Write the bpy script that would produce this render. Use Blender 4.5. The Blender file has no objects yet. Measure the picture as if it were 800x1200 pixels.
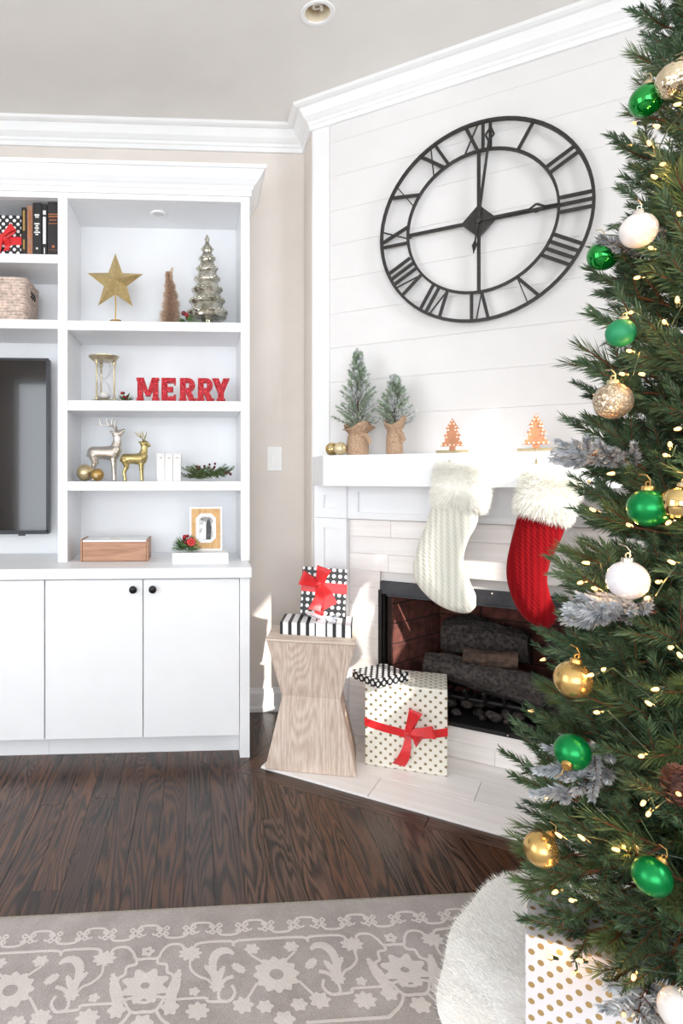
import bpy, bmesh, math, random
from mathutils import Vector, Matrix, Euler

# ------------------------------------------------------------------ camera, light, exposure
SC = bpy.context.scene
COL = SC.collection
RAD = math.radians
F_PX, PX, PY, CAM_H, YAW = 713.0, 270.0, 558.0, 1.115, 3.05      # focal length / principal point of the cropped photo (800x1200)

cam_data = bpy.data.cameras.new('camera')
cam_data.sensor_fit = 'HORIZONTAL'
cam_data.sensor_width = 36.0
cam_data.lens = F_PX / 800.0 * 36.0
cam_data.shift_x = (400.0 - PX) / 800.0
cam_data.shift_y = (PY - 600.0) / 800.0
cam_data.clip_start = 0.02
cam = bpy.data.objects.new('camera', cam_data)
cam.location = (0, 0, CAM_H)
cam.rotation_euler = (RAD(90), 0, RAD(-YAW))
COL.objects.link(cam)
SC.camera = cam

world = bpy.data.worlds.new('daylight')
SC.world = world
world.use_nodes = True
world.node_tree.nodes['Background'].inputs[0].default_value = (0.80, 0.90, 1.0, 1)
world.node_tree.nodes['Background'].inputs[1].default_value = 1.6

sun_d = bpy.data.lights.new('sun', 'SUN')
sun_d.energy = 8.0
sun_d.angle = RAD(0.8)
sun_d.color = (1.0, 0.95, 0.87)
sun = bpy.data.objects.new('sun', sun_d)
SUN_TO = Vector((0.66, -1.0, 0.72)).normalized()                  # direction towards the sun
sun.rotation_euler = SUN_TO.to_track_quat('Z', 'Y').to_euler()
sun.location = (4, -4, 5)
COL.objects.link(sun)

def window_light(name, loc, rot, sx, sy, power, col):
    d = bpy.data.lights.new(name, 'AREA')
    d.shape = 'RECTANGLE'; d.size = sx; d.size_y = sy
    d.energy = power; d.color = col
    o = bpy.data.objects.new(name, d)
    o.location = loc; o.rotation_euler = rot
    COL.objects.link(o)
    return o
# skylight standing in the room's window openings (right wall, wall behind the camera); the left one is added fill
window_light('skylight_right', (2.04, 0.15, 1.98), (RAD(90), 0, RAD(90)), 1.7, 0.84, 48, (0.93, 0.97, 1.0))
window_light('skylight_front', (-0.62, -2.50, 1.35), (RAD(90), 0, 0), 3.4, 2.0, 112, (0.91, 0.96, 1.0))
window_light('fill_light_left', (-2.72, 0.3, 1.35), (RAD(90), 0, RAD(-90)), 1.7, 2.0, 36, (0.92, 0.96, 1.0))

vs = SC.view_settings
vs.view_transform = 'Standard'
vs.look = 'None'
vs.exposure = 0.02
vs.gamma = 1.0
vs.use_curve_mapping = False
try:
    SC.cycles.max_bounces = 10
    SC.cycles.diffuse_bounces = 6
    SC.cycles.glossy_bounces = 4
    SC.cycles.transmission_bounces = 6
    SC.cycles.sample_clamp_indirect = 6.0
    SC.cycles.caustics_reflective = False
    SC.cycles.caustics_refractive = False
    SC.cycles.use_denoising = True
except Exception:
    pass

# ------------------------------------------------------------------ helpers
RND = random.Random(11)
PHI = RAD(34.4)
OX, OY = 0.510, 2.693                       # left corner of the fireplace wall
YA, CEIL = 2.885, 2.75
TB = Vector((math.cos(PHI), -math.sin(PHI), 0))
NB = Vector((math.sin(PHI), math.cos(PHI), 0))
def bp(s, d, z=0.0):                        # point in the fireplace wall's frame: s along the wall, d into it
    return Vector((OX, OY, 0)) + TB * s + NB * d + Vector((0, 0, z))

def lin(c):
    return tuple(((v / 255.0) / 12.92 if v / 255.0 <= 0.04045 else ((v / 255.0 + 0.055) / 1.055) ** 2.4) for v in c) + (1.0,)

class MB:
    """collects geometry for one mesh object"""
    def __init__(self):
        self.v = []; self.f = []; self.uv = {}; self.mi = []
        self.M = Matrix.Identity(4); self.mat_i = 0
    def add(self, vs, fs, uvs=None):
        b = len(self.v)
        for p in vs:
            self.v.append(self.M @ Vector(p))
        for i, f in enumerate(fs):
            if uvs is not None:
                self.uv[len(self.f)] = uvs[i]
            self.f.append([b + k for k in f]); self.mi.append(self.mat_i)
        return self
    def box(self, x0, x1, y0, y1, z0, z1):
        vs = [(x0, y0, z0), (x1, y0, z0), (x1, y1, z0), (x0, y1, z0), (x0, y0, z1), (x1, y0, z1), (x1, y1, z1), (x0, y1, z1)]
        fs = [(0, 3, 2, 1), (4, 5, 6, 7), (0, 1, 5, 4), (1, 2, 6, 5), (2, 3, 7, 6), (3, 0, 4, 7)]
        uvs = []
        for f in fs:
            P = [vs[k] for k in f]
            ax = [max(p[i] for p in P) - min(p[i] for p in P) for i in range(3)]
            k = ax.index(min(ax))
            a, b = [(1, 2), (0, 2), (0, 1)][k]
            uvs.append([(p[a], p[b]) for p in P])
        return self.add(vs, fs, uvs)
    def cbox(self, x0, x1, y0, y1, z0, z1, c=0.004):
        """box with all edges chamfered"""
        bm = bmesh.new()
        bmesh.ops.create_cube(bm, size=1.0)
        for v in bm.verts:
            v.co = Vector(((x0 + x1) / 2 + v.co.x * (x1 - x0), (y0 + y1) / 2 + v.co.y * (y1 - y0), (z0 + z1) / 2 + v.co.z * (z1 - z0)))
        bmesh.ops.bevel(bm, geom=bm.edges[:], offset=c, segments=1, affect='EDGES', profile=0.5)
        bm.verts.index_update()
        vs = [tuple(v.co) for v in bm.verts]
        fs = [[v.index for v in f.verts] for f in bm.faces]
        uvs = []
        for f in bm.faces:
            n = f.normal
            k = max(range(3), key=lambda i: abs(n[i]))
            a, b = [(1, 2), (0, 2), (0, 1)][k]
            uvs.append([(v.co[a], v.co[b]) for v in f.verts])
        bm.free()
        return self.add(vs, fs, uvs)
    def prism(self, poly, z0, z1, plane='xy'):
        """extruded polygon; plane 'xz' puts the polygon upright and extrudes along y"""
        n = len(poly)
        if plane == 'xy':
            vs = [(x, y, z0) for x, y in poly] + [(x, y, z1) for x, y in poly]
        else:
            vs = [(x, z0, y) for x, y in poly] + [(x, z1, y) for x, y in poly]
        fs = [list(range(n))[::-1], list(range(n, 2 * n))]
        fs += [[i, (i + 1) % n, n + (i + 1) % n, n + i] for i in range(n)]
        return self.add(vs, fs)
    def lathe(self, prof, n=24, c=(0, 0, 0), a0=0.0, caps=True):
        vs = []; fs = []
        m = len(prof)
        for i in range(n):
            a = a0 + 2 * math.pi * i / n
            for r, z in prof:
                vs.append((c[0] + r * math.cos(a), c[1] + r * math.sin(a), c[2] + z))
        for i in range(n):
            j = (i + 1) % n
            for k in range(m - 1):
                fs.append((i * m + k, j * m + k, j * m + k + 1, i * m + k + 1))
        if caps:
            if prof[0][0] > 1e-6: fs.append([i * m for i in range(n)][::-1])
            if prof[-1][0] > 1e-6: fs.append([i * m + m - 1 for i in range(n)])
        return self.add(vs, fs)
    def sphere(self, c, r, nu=24, nv=14, sz=1.0):
        prof = [(max(1e-5, r * math.sin(math.pi * k / nv)), -r * sz * math.cos(math.pi * k / nv)) for k in range(nv + 1)]
        return self.lathe(prof, nu, c, caps=False)
    def tube(self, pts, rad, n=8, caps=True):
        pts = [Vector(p) for p in pts]
        m = len(pts)
        if not hasattr(rad, '__len__'): rad = [rad] * m
        vs = []; fs = []
        up = Vector((0, 0, 1)); prev = None
        for i, p in enumerate(pts):
            t = (pts[min(i + 1, m - 1)] - pts[max(i - 1, 0)])
            t = t.normalized() if t.length > 1e-9 else Vector((0, 0, 1))
            if prev is None:
                a = up if abs(t.dot(up)) < 0.95 else Vector((1, 0, 0))
                x = t.cross(a).normalized()
            else:
                x = (prev - t * prev.dot(t)).normalized()
            prev = x
            y = t.cross(x)
            for k in range(n):
                q = 2 * math.pi * k / n
                vs.append(p + (x * math.cos(q) + y * math.sin(q)) * rad[i])
        for i in range(m - 1):
            for k in range(n):
                k2 = (k + 1) % n
                fs.append((i * n + k, i * n + k2, (i + 1) * n + k2, (i + 1) * n + k))
        if caps:
            fs.append(list(range(n))[::-1]); fs.append([(m - 1) * n + k for k in range(n)])
        return self.add(vs, fs)
    def strip(self, pts, side, w, th=0.0012):
        """ribbon of width w along pts; side = width direction(s)"""
        pts = [Vector(p) for p in pts]; m = len(pts)
        if not isinstance(side, list): side = [Vector(side)] * m
        ws = w if hasattr(w, '__len__') else [w] * m
        vs = []; fs = []
        for i, p in enumerate(pts):
            t = (pts[min(i + 1, m - 1)] - pts[max(i - 1, 0)]).normalized()
            s = Vector(side[i]).normalized()
            n = t.cross(s).normalized() * th * 0.5
            a = p - s * ws[i] / 2; b = p + s * ws[i] / 2
            vs += [a - n, b - n, b + n, a + n]
        for i in range(m - 1):
            for k in range(4):
                k2 = (k + 1) % 4
                fs.append((i * 4 + k, i * 4 + k2, (i + 1) * 4 + k2, (i + 1) * 4 + k))
        fs.append((0, 1, 2, 3)); fs.append([(m - 1) * 4 + k for k in (3, 2, 1, 0)])
        return self.add(vs, fs)
    def mesh(self, name, mats, smooth=None):
        me = bpy.data.meshes.new(name)
        me.from_pydata([tuple(p) for p in self.v], [], self.f)
        if not isinstance(mats, (list, tuple)): mats = [mats]
        for m in mats: me.materials.append(m)
        if len(mats) > 1:
            me.polygons.foreach_set('material_index', self.mi)
        if self.uv:
            uvl = me.uv_layers.new(name='UVMap')
            for fi, us in self.uv.items():
                p = me.polygons[fi]
                for k, li in enumerate(p.loop_indices):
                    uvl.data[li].uv = us[k]
        if smooth is not None:
            me.shade_smooth()
            me.set_sharp_from_angle(angle=RAD(smooth))
        me.update()
        return me
    def build(self, name, mats, parent=None, loc=(0, 0, 0), rot=(0, 0, 0), smooth=None):
        return link(name, self.mesh(name, mats, smooth), parent, loc, rot)

def link(name, me, parent=None, loc=(0, 0, 0), rot=(0, 0, 0), scale=(1, 1, 1)):
    o = bpy.data.objects.new(name, me)
    COL.objects.link(o)
    o.parent = parent
    o.location = loc; o.rotation_euler = rot; o.scale = scale
    return o
def tag(o, label, cat, group=None):
    o['label'] = label; o['category'] = cat
    if group: o['group'] = group
    return o
def thing(name, label, cat, loc=(0, 0, 0), rotz=0.0, group=None):
    o = bpy.data.objects.new(name, None)
    o.empty_display_size = 0.05
    COL.objects.link(o)
    o.location = loc; o.rotation_euler = (0, 0, rotz)
    return tag(o, label, cat, group)
def structure(o):
    o['kind'] = 'structure'
    return o
def stuff(o):
    o['kind'] = 'stuff'
    return o
def copy_tree(o, parent=None):
    c = o.copy(); COL.objects.link(c); c.parent = parent
    for ch in list(o.children): copy_tree(ch, c)
    return c
def sweep(path, prof, side=1.0, closed=False):
    """moulding: profile (offset, z) carried along a plan polyline with mitred corners; offset goes to the right of travel for side=1"""
    mb = MB(); n = len(path); m = len(prof)
    P = [Vector((p[0], p[1])) for p in path]
    vs = []; fs = []
    for i in range(n):
        def nrm(a, b):
            d = (b - a).normalized(); return Vector((d.y, -d.x)) * side
        ns = []
        if i > 0: ns.append(nrm(P[i - 1], P[i]))
        if i < n - 1: ns.append(nrm(P[i], P[i + 1]))
        if len(ns) == 2:
            q = (ns[0] + ns[1]); q = q / max(1e-6, q.dot(ns[0]))
        else: q = ns[0]
        for off, z in prof:
            vs.append((P[i].x + q.x * off, P[i].y + q.y * off, z))
    for i in range(n - 1):
        for k in range(m):
            k2 = (k + 1) % m
            fs.append((i * m + k, i * m + k2, (i + 1) * m + k2, (i + 1) * m + k))
    fs.append(list(range(m))); fs.append([(n - 1) * m + k for k in range(m)][::-1])
    return mb.add(vs, fs)
def fix_normals(o):
    bm = bmesh.new(); bm.from_mesh(o.data)
    bmesh.ops.recalc_face_normals(bm, faces=bm.faces[:])
    bm.to_mesh(o.data); bm.free()
    return o
def smooth_curve(pts, n=6):
    """Catmull-Rom through points"""
    P = [Vector(p) for p in pts]; out = []
    for i in range(len(P) - 1):
        p0 = P[max(i - 1, 0)]; p1 = P[i]; p2 = P[i + 1]; p3 = P[min(i + 2, len(P) - 1)]
        for k in range(n):
            t = k / n
            out.append(0.5 * ((2 * p1) + (p2 - p0) * t + (2 * p0 - 5 * p1 + 4 * p2 - p3) * t * t + (3 * p1 - p0 - 3 * p2 + p3) * t ** 3))
    out.append(P[-1])
    return out

# ------------------------------------------------------------------ materials
class NT:
    def __init__(self, name):
        self.m = bpy.data.materials.new(name); self.m.use_nodes = True
        self.t = self.m.node_tree; self.n = self.t.nodes; self.b = self.n['Principled BSDF']
    def node(self, typ, **kw):
        x = self.n.new(typ)
        for k, v in kw.items():
            if k.startswith('i_'):
                key = k[2:]
                x.inputs[int(key) if key.isdigit() else key].default_value = v
            else: setattr(x, k, v)
        return x
    def l(self, a, b): self.t.links.new(a, b); return self
    def set(self, **kw):
        for k, v in kw.items(): self.b.inputs[k.replace('_', ' ')].default_value = v
        return self
    def math(self, op, a, b=None, c=None):
        x = self.n.new('ShaderNodeMath'); x.operation = op
        for i, q in enumerate((a, b, c)):
            if q is None: continue
            if isinstance(q, (int, float)): x.inputs[i].default_value = q
            else: self.l(q, x.inputs[i])
        return x.outputs[0]
    def ramp(self, fac, stops):
        x = self.n.new('ShaderNodeValToRGB')
        e = x.color_ramp.elements
        while len(e) > 1: e.remove(e[-1])
        e[0].position = stops[0][0]; e[0].color = stops[0][1]
        for p, c in stops[1:]:
            q = e.new(p); q.color = c
        self.l(fac, x.inputs[0])
        return x.outputs[0]
    def mapping(self, src, scale, loc=None):
        x = self.n.new('ShaderNodeMapping'); x.inputs['Scale'].default_value = scale
        if loc is not None: x.inputs['Location'].default_value = loc
        self.l(src, x.inputs['Vector']); return x.outputs[0]
    def noise(self, vec, scale, detail=3.0, rough=0.5, dist=0.0):
        x = self.node('ShaderNodeTexNoise', i_Scale=scale, i_Detail=detail, i_Roughness=rough, i_Distortion=dist)
        if vec is not None: self.l(vec, x.inputs['Vector'])
        return x.outputs['Fac']
    def bump(self, h, strength, dist=0.01):
        x = self.node('ShaderNodeBump', i_Strength=strength, i_Distance=dist)
        self.l(h, x.inputs['Height']); self.l(x.outputs[0], self.b.inputs['Normal']); return self
    def obj_random_vec(self, k=37.0):
        tc = self.n.new('ShaderNodeTexCoord'); oi = self.n.new('ShaderNodeObjectInfo')
        r = self.math('MULTIPLY', oi.outputs['Random'], k)
        c = self.n.new('ShaderNodeCombineXYZ')
        self.l(r, c.inputs[0]); self.l(self.math('MULTIPLY', r, 1.7), c.inputs[1]); self.l(self.math('MULTIPLY', r, 2.3), c.inputs[2])
        a = self.n.new('ShaderNodeVectorMath'); a.operation = 'ADD'
        self.l(tc.outputs['Object'], a.inputs[0]); self.l(c.outputs[0], a.inputs[1])
        return a.outputs[0], oi.outputs['Random']

def plain(name, rgb, rough=0.5, metal=0.0, nz=0.0, nscale=40.0, bump=0.0, **kw):
    t = NT(name); t.set(Base_Color=lin(rgb), Roughness=rough, Metallic=metal)
    t.set(**kw)
    if nz or bump:
        tc = t.n.new('ShaderNodeTexCoord')
        f = t.noise(tc.outputs['Object'], nscale, 4)
        if nz:
            d = tuple(max(0, c * (1 - nz)) for c in rgb); u = tuple(min(255, c * (1 + nz)) for c in rgb)
            t.l(t.ramp(f, [(0.3, lin(d)), (0.7, lin(u))]), t.b.inputs['Base Color'])
        if bump: t.bump(f, bump, 0.004)
    return t.m

M = {}
M['wall'] = plain('wall_greige_paint', (224, 216, 209), 0.7, nz=0.012, nscale=6, bump=0.02)
M['ceiling'] = plain('ceiling_paint', (231, 228, 224), 0.8, nz=0.01, nscale=5)
M['white'] = plain('white_satin_paint', (238, 239, 241), 0.38, nz=0.006, nscale=9)
M['trim'] = plain('white_trim_paint', (238, 238, 238), 0.42, nz=0.006, nscale=9)
M['shiplap'] = plain('white_shiplap_paint', (227, 225, 224), 0.5, nz=0.008, nscale=7)
M['gap'] = plain('shadow_gap_board', (226, 224, 222), 0.8, nz=0.01)
def mat_thin_glass():
    t = NT('thin_clear_glass')
    tr = t.n.new('ShaderNodeBsdfTransparent'); gl = t.n.new('ShaderNodeBsdfGlossy'); gl.inputs['Roughness'].default_value = 0.03
    lw = t.node('ShaderNodeLayerWeight', i_Blend=0.25); mx = t.n.new('ShaderNodeMixShader')
    t.l(t.math('MULTIPLY', lw.outputs['Fresnel'], 0.35), mx.inputs[0]); t.l(tr.outputs[0], mx.inputs[1]); t.l(gl.outputs[0], mx.inputs[2])
    t.l(mx.outputs[0], t.n['Material Output'].inputs['Surface'])
    return t.m
M['thin_glass'] = mat_thin_glass()
M['glass'] = NT('clear_glass').set(Base_Color=(1, 1, 1, 1), Roughness=0.02, Transmission_Weight=1.0, IOR=1.45).m

def mat_plank():
    t = NT('dark_oak_plank')
    v, r = t.obj_random_vec()
    big = t.noise(t.mapping(v, (6, 0.45, 6)), 2.0, 2, 0.45, 0.5)
    ring = t.node('ShaderNodeTexWave', wave_type='BANDS', bands_direction='X', i_Scale=1.0)
    ring.inputs['Distortion'].default_value = 0.0
    w = t.n.new('ShaderNodeCombineXYZ')
    t.l(t.math('MULTIPLY', big, 7.0), w.inputs[0])
    t.l(w.outputs[0], ring.inputs['Vector'])
    fine = t.noise(t.mapping(v, (160, 6, 160)), 1.0, 4, 0.6)
    g = t.math('ADD', t.math('MULTIPLY', ring.outputs['Fac'], 0.55), t.math('MULTIPLY', fine, 0.45))
    col = t.ramp(g, [(0.18, lin((20, 13, 10))), (0.42, lin((60, 41, 32))), (0.8, lin((92, 64, 49)))])
    hs = t.node('ShaderNodeHueSaturation')
    t.l(t.math('MULTIPLY_ADD', r, 0.6, 0.72), hs.inputs['Value'])
    t.l(t.math('MULTIPLY_ADD', t.math('FRACT', t.math('MULTIPLY', r, 7.31)), 0.4, 0.8), hs.inputs['Saturation'])
    t.l(col, hs.inputs['Color']); t.l(hs.outputs[0], t.b.inputs['Base Color'])
    t.l(t.math('MULTIPLY_ADD', fine, 0.25, 0.18), t.b.inputs['Roughness'])
    t.bump(g, 0.12, 0.002)
    return t.m
M['plank'] = mat_plank()

def mat_whitewash(name, light, dark, axis_scale=(2.0, 60, 60)):
    t = NT(name)
    v, r = t.obj_random_vec()
    f = t.noise(t.mapping(v, axis_scale), 1.0, 4, 0.6, 0.3)
    f2 = t.noise(t.mapping(v, (axis_scale[0] * 0.8, axis_scale[1] * 0.15, axis_scale[2] * 0.15)), 1.0, 2)
    g = t.math('ADD', t.math('MULTIPLY', f, 0.6), t.math('MULTIPLY', f2, 0.4))
    col = t.ramp(g, [(0.3, lin(dark)), (0.62, lin(light))])
    hs = t.node('ShaderNodeHueSaturation')
    t.l(t.math('MULTIPLY_ADD', r, 0.10, 0.95), hs.inputs['Value'])
    t.l(col, hs.inputs['Color']); t.l(hs.outputs[0], t.b.inputs['Base Color'])
    t.set(Roughness=0.42)
    return t.m
M['tile'] = mat_whitewash('whitewashed_wood_look_tile', (246, 243, 241), (233, 226, 222))

def mat_dots(name, base, dot, size, rad, metal=0.0, rough=0.45, shift=(0.0, 0.0), stagger=True):
    """polka dots printed on wrapping paper, from the box's own UV map in metres"""
    t = NT(name)
    uv = t.n.new('ShaderNodeUVMap')
    res = None
    for off in ((0.0 + shift[0], 0.0 + shift[1]), (0.5 + shift[0], 0.5 + shift[1]))[:2 if stagger else 1]:
        mp = t.mapping(uv.outputs[0], (1 / size, 1 / size, 0), (off[0], off[1], 0))
        fr = t.node('ShaderNodeVectorMath', operation='FRACTION'); t.l(mp, fr.inputs[0])
        sb = t.node('ShaderNodeVectorMath', operation='SUBTRACT'); t.l(fr.outputs[0], sb.inputs[0]); sb.inputs[1].default_value = (0.5, 0.5, 0)
        ln = t.node('ShaderNodeVectorMath', operation='LENGTH'); t.l(sb.outputs[0], ln.inputs[0])
        q = t.math('LESS_THAN', ln.outputs['Value'], rad / size)
        res = q if res is None else t.math('MAXIMUM', res, q)
    mx = t.node('ShaderNodeMix', data_type='RGBA')
    t.l(res, mx.inputs[0]); mx.inputs[6].default_value = lin(base); mx.inputs[7].default_value = lin(dot)
    t.l(mx.outputs[2], t.b.inputs['Base Color'])
    t.set(Roughness=rough)
    if metal: t.l(t.math('MULTIPLY', res, metal), t.b.inputs['Metallic'])
    return t.m
M['dots_bw'] = mat_dots('black_paper_white_dots', (22, 21, 24), (240, 240, 240), 0.0248, 0.0073, stagger=False)
M['dots_bw_small'] = mat_dots('black_paper_fine_white_dots', (22, 21, 24), (240, 240, 240), 0.0305, 0.0069)
M['dots_gold'] = mat_dots('cream_paper_gold_dots', (235, 231, 219), (150, 133, 98), 0.036, 0.0054, metal=0.55, rough=0.35)
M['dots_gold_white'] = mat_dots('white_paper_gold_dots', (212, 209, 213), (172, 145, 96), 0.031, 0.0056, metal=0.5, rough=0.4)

def mat_stripes():
    t = NT('black_and_white_striped_paper')
    uv = t.n.new('ShaderNodeUVMap'); sp = t.n.new('ShaderNodeSeparateXYZ'); t.l(uv.outputs[0], sp.inputs[0])
    q = t.math('LESS_THAN', t.math('FRACT', t.math('MULTIPLY_ADD', sp.outputs[0], 1 / 0.034, 0.1)), 0.40)
    mx = t.node('ShaderNodeMix', data_type='RGBA'); t.l(q, mx.inputs[0])
    mx.inputs[6].default_value = lin((242, 242, 243)); mx.inputs[7].default_value = lin((28, 27, 30))
    t.l(mx.outputs[2], t.b.inputs['Base Color']); t.set(Roughness=0.45)
    return t.m
M['stripes'] = mat_stripes()

def mat_wood(name, dark, mid, light, scale=(1, 1, 0.08), rings=9.0, rough=0.55, bump=0.15, freq=5.0):
    t = NT(name)
    v, r = t.obj_random_vec(11.0)
    big = t.noise(t.mapping(v, tuple(s * freq for s in scale)), 1.6, 2, 0.45, 0.5)
    w = t.n.new('ShaderNodeCombineXYZ'); t.l(t.math('MULTIPLY', big, rings), w.inputs[0])
    ring = t.node('ShaderNodeTexWave', wave_type='BANDS', bands_direction='X', i_Scale=1.0); t.l(w.outputs[0], ring.inputs['Vector'])
    fine = t.noise(t.mapping(v, tuple(s * 130 for s in scale)), 1.0, 4, 0.6)
    blot = t.noise(v, 6.0, 2)
    g = t.math('ADD', t.math('ADD', t.math('MULTIPLY', ring.outputs['Fac'], 0.17), t.math('MULTIPLY', fine, 0.63)), t.math('MULTIPLY', blot, 0.2))
    t.l(t.ramp(g, [(0.25, lin(dark)), (0.5, lin(mid)), (0.72, lin(light))]), t.b.inputs['Base Color'])
    t.set(Roughness=rough); t.bump(g, bump, 0.003)
    return t.m
M['stool'] = mat_wood('pale_washed_elm', (176, 152, 136), (206, 186, 171), (224, 210, 197), (1, 1, 0.07), 9.0, freq=5)
M['walnut'] = mat_wood('brown_veneer', (150, 108, 84), (178, 134, 106), (196, 152, 124), (0.10, 1, 1), 5.0, bump=0.05)
M['oakframe'] = mat_wood('honey_wood', (192, 146, 92), (212, 168, 112), (224, 184, 130), (1, 1, 0.15), 4.0, bump=0.05)

M['black_metal'] = plain('dark_bronze_metal', (50, 47, 46), 0.5, 0.35, nz=0.15, nscale=60)
M['firebox_metal'] = plain('charcoal_firebox_steel', (58, 58, 62), 0.5, 0.3, nz=0.1, nscale=30)
M['firebox_black'] = plain('soot_black_steel', (22, 21, 22), 0.55, 0.2, nz=0.2, nscale=30)
M['knob'] = plain('black_knob', (30, 30, 34), 0.32, 0.6, nz=0.05)
M['brick'] = plain('sooty_red_firebrick', (92, 52, 44), 0.9, nz=0.28, nscale=24, bump=0.4)
M['mortar'] = plain('sooty_mortar', (58, 42, 38), 0.95, nz=0.2, nscale=30)
M['log_bark'] = plain('charred_ceramic_bark', (52, 47, 45), 0.9, nz=0.6, nscale=70, bump=1.0)
M['log_top'] = plain('grey_brown_ceramic_bark', (74, 58, 49), 0.9, nz=0.35, nscale=34, bump=0.9)
M['gold'] = plain('brushed_gold', (196, 160, 96), 0.34, 0.9, nz=0.08, nscale=60)
M['gold_lt'] = plain('pale_gold_foil', (216, 190, 134), 0.32, 0.8, nz=0.06, nscale=80)
M['champagne'] = plain('champagne_satin', (208, 190, 150), 0.3, 0.85, nz=0.03)
M['mirror_gold'] = plain('polished_gold', (218, 190, 128), 0.07, 1.0, nz=0.01)
M['silver'] = plain('silver_leaf', (214, 206, 196), 0.25, 0.85, nz=0.1, nscale=30)
M['antique_gold'] = plain('antique_gold', (190, 172, 118), 0.25, 0.9, nz=0.12, nscale=40)
M['brass'] = plain('aged_brass', (192, 180, 150), 0.3, 0.8, nz=0.12, nscale=40)
M['red_ribbon'] = plain('red_satin_ribbon', (214, 24, 30), 0.38, nz=0.05, nscale=30, Sheen_Weight=0.3)
M['white_ribbon'] = plain('white_satin_ribbon', (240, 240, 244), 0.35, nz=0.03)
M['red_berry'] = plain('red_berry', (165, 26, 36), 0.25, nz=0.1)
M['dark_berry'] = plain('dark_red_berry', (96, 22, 32), 0.25, nz=0.1)
M['leaf'] = plain('green_leaf', (84, 116, 66), 0.55, nz=0.25, nscale=50)
M['black'] = plain('black_plastic', (14, 14, 16), 0.3, nz=0.05)
M['screen'] = plain('dark_tv_screen', (10, 11, 14), 0.08, nz=0.02, Coat_Weight=0.4)
M['switch'] = plain('white_switch_plastic', (240, 240, 238), 0.35, nz=0.004)
M['paper'] = plain('cream_book_pages', (226, 216, 196), 0.8, nz=0.05, nscale=90)

# ------------------------------------------------------------------ room shell
XL, XR, YB = -2.6, 1.95, -2.4
WEND = 1.52                                   # length of the fireplace wall
e1 = bp(WEND, 0)
floor = structure(MB().box(XL, XR, YB, YA, -0.08, -0.02).build('floor', plain('subfloor', (24, 18, 15), 0.9, nz=0.1)))

def clip(poly, n, k, keep_less=True):
    out = []
    sgn = 1 if keep_less else -1
    for i in range(len(poly)):
        a = poly[i]; b = poly[(i + 1) % len(poly)]
        da = sgn * (a[0] * n[0] + a[1] * n[1] - k); db = sgn * (b[0] * n[0] + b[1] * n[1] - k)
        if da <= 0: out.append(a)
        if (da < 0 < db) or (db < 0 < da):
            t = da / (da - db); out.append((a[0] + (b[0] - a[0]) * t, a[1] + (b[1] - a[1]) * t))
    return out
def area(p):
    return 0.5 * abs(sum(p[i][0] * p[(i + 1) % len(p)][1] - p[(i + 1) % len(p)][0] * p[i][1] for i in range(len(p)))) if len(p) > 2 else 0
KH0, KH1 = 1.972, 2.045                       # wooden border / hearth front, distance along NB
KO = OX * NB.x + OY * NB.y
SO = OX * TB.x + OY * TB.y                    # s = p.TB - SO
def add_plank(poly):
    cx = sum(p[0] for p in poly) / len(poly); cy = sum(p[1] for p in poly) / len(poly)
    MB().prism([(p[0] - cx, p[1] - cy) for p in poly], -0.02, RND.uniform(-0.0006, 0.0)).build('plank', M['plank'], floor, (cx, cy, 0))
PW = 0.0826
x = XL
while x < XR - 0.01:
    y = YB - RND.uniform(0, 1.0)
    while y < YA:
        L = RND.uniform(0.75, 1.9)
        y0, y1 = max(y, YB), min(y + L, YA)
        y += L
        if y1 - y0 < 0.02: continue
        g = 0.0005
        x1 = min(x + PW, XR)
        q = [(x + g, y0 + g), (x1 - g, y0 + g), (x1 - g, y1 - g), (x + g, y1 - g)]
        a = clip(q, NB, KH0)
        b = clip(clip(q, NB, KH0, False), TB, SO - 0.085)
        for piece in (a, b):
            if area(piece) > 0.0008: add_plank(piece)
    x += PW
# border boards round the hearth
def local_prism(name, mat, pts, z0, z1, parent, s0=0.0, d0=0.0, smooth=None):
    """prism given in the fireplace frame, with its origin at (s0, d0)"""
    return MB().prism([(p[0] - s0, p[1] - d0) for p in pts], z0, z1).build(name, mat, parent, bp(s0, d0), (0, 0, -PHI), smooth)
MB_border = [(-0.0835, KH0 + 0.001 - KO), (WEND, KH0 + 0.001 - KO), (WEND, KH1 - 0.001 - KO), (-0.011, KH1 - 0.001 - KO)]
def plank_rot(pts):
    # border boards run along the hearth: rotate so the grain follows them
    c = bp(sum(p[0] for p in pts) / len(pts), sum(p[1] for p in pts) / len(pts))
    q = [bp(*p) - c for p in pts]
    ang = -PHI - math.pi / 2
    R2 = Matrix.Rotation(-ang, 3, 'Z')
    MB().prism([((R2 @ v).x, (R2 @ v).y) for v in q], -0.02, 0.0).build('plank', M['plank'], floor, c, (0, 0, ang))
for sa, sb in ((-0.0835, 0.62), (0.622, WEND)):
    xa = [(sa, KH0 + .001 - KO), (sb, KH0 + .001 - KO), (sb, KH1 - .001 - KO), (max(sa, -0.011) if sa < 0 else sa, KH1 - .001 - KO)]
    plank_rot(xa)
MB().prism([(-0.0835, KH0 + .002 - KO), (-0.0115, KH1 - KO), (-0.0115, 0.0), (-0.0835, -0.08)], -0.02, 0.0).build('plank', M['plank'], floor, bp(0, 0), (0, 0, -PHI))

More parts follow.
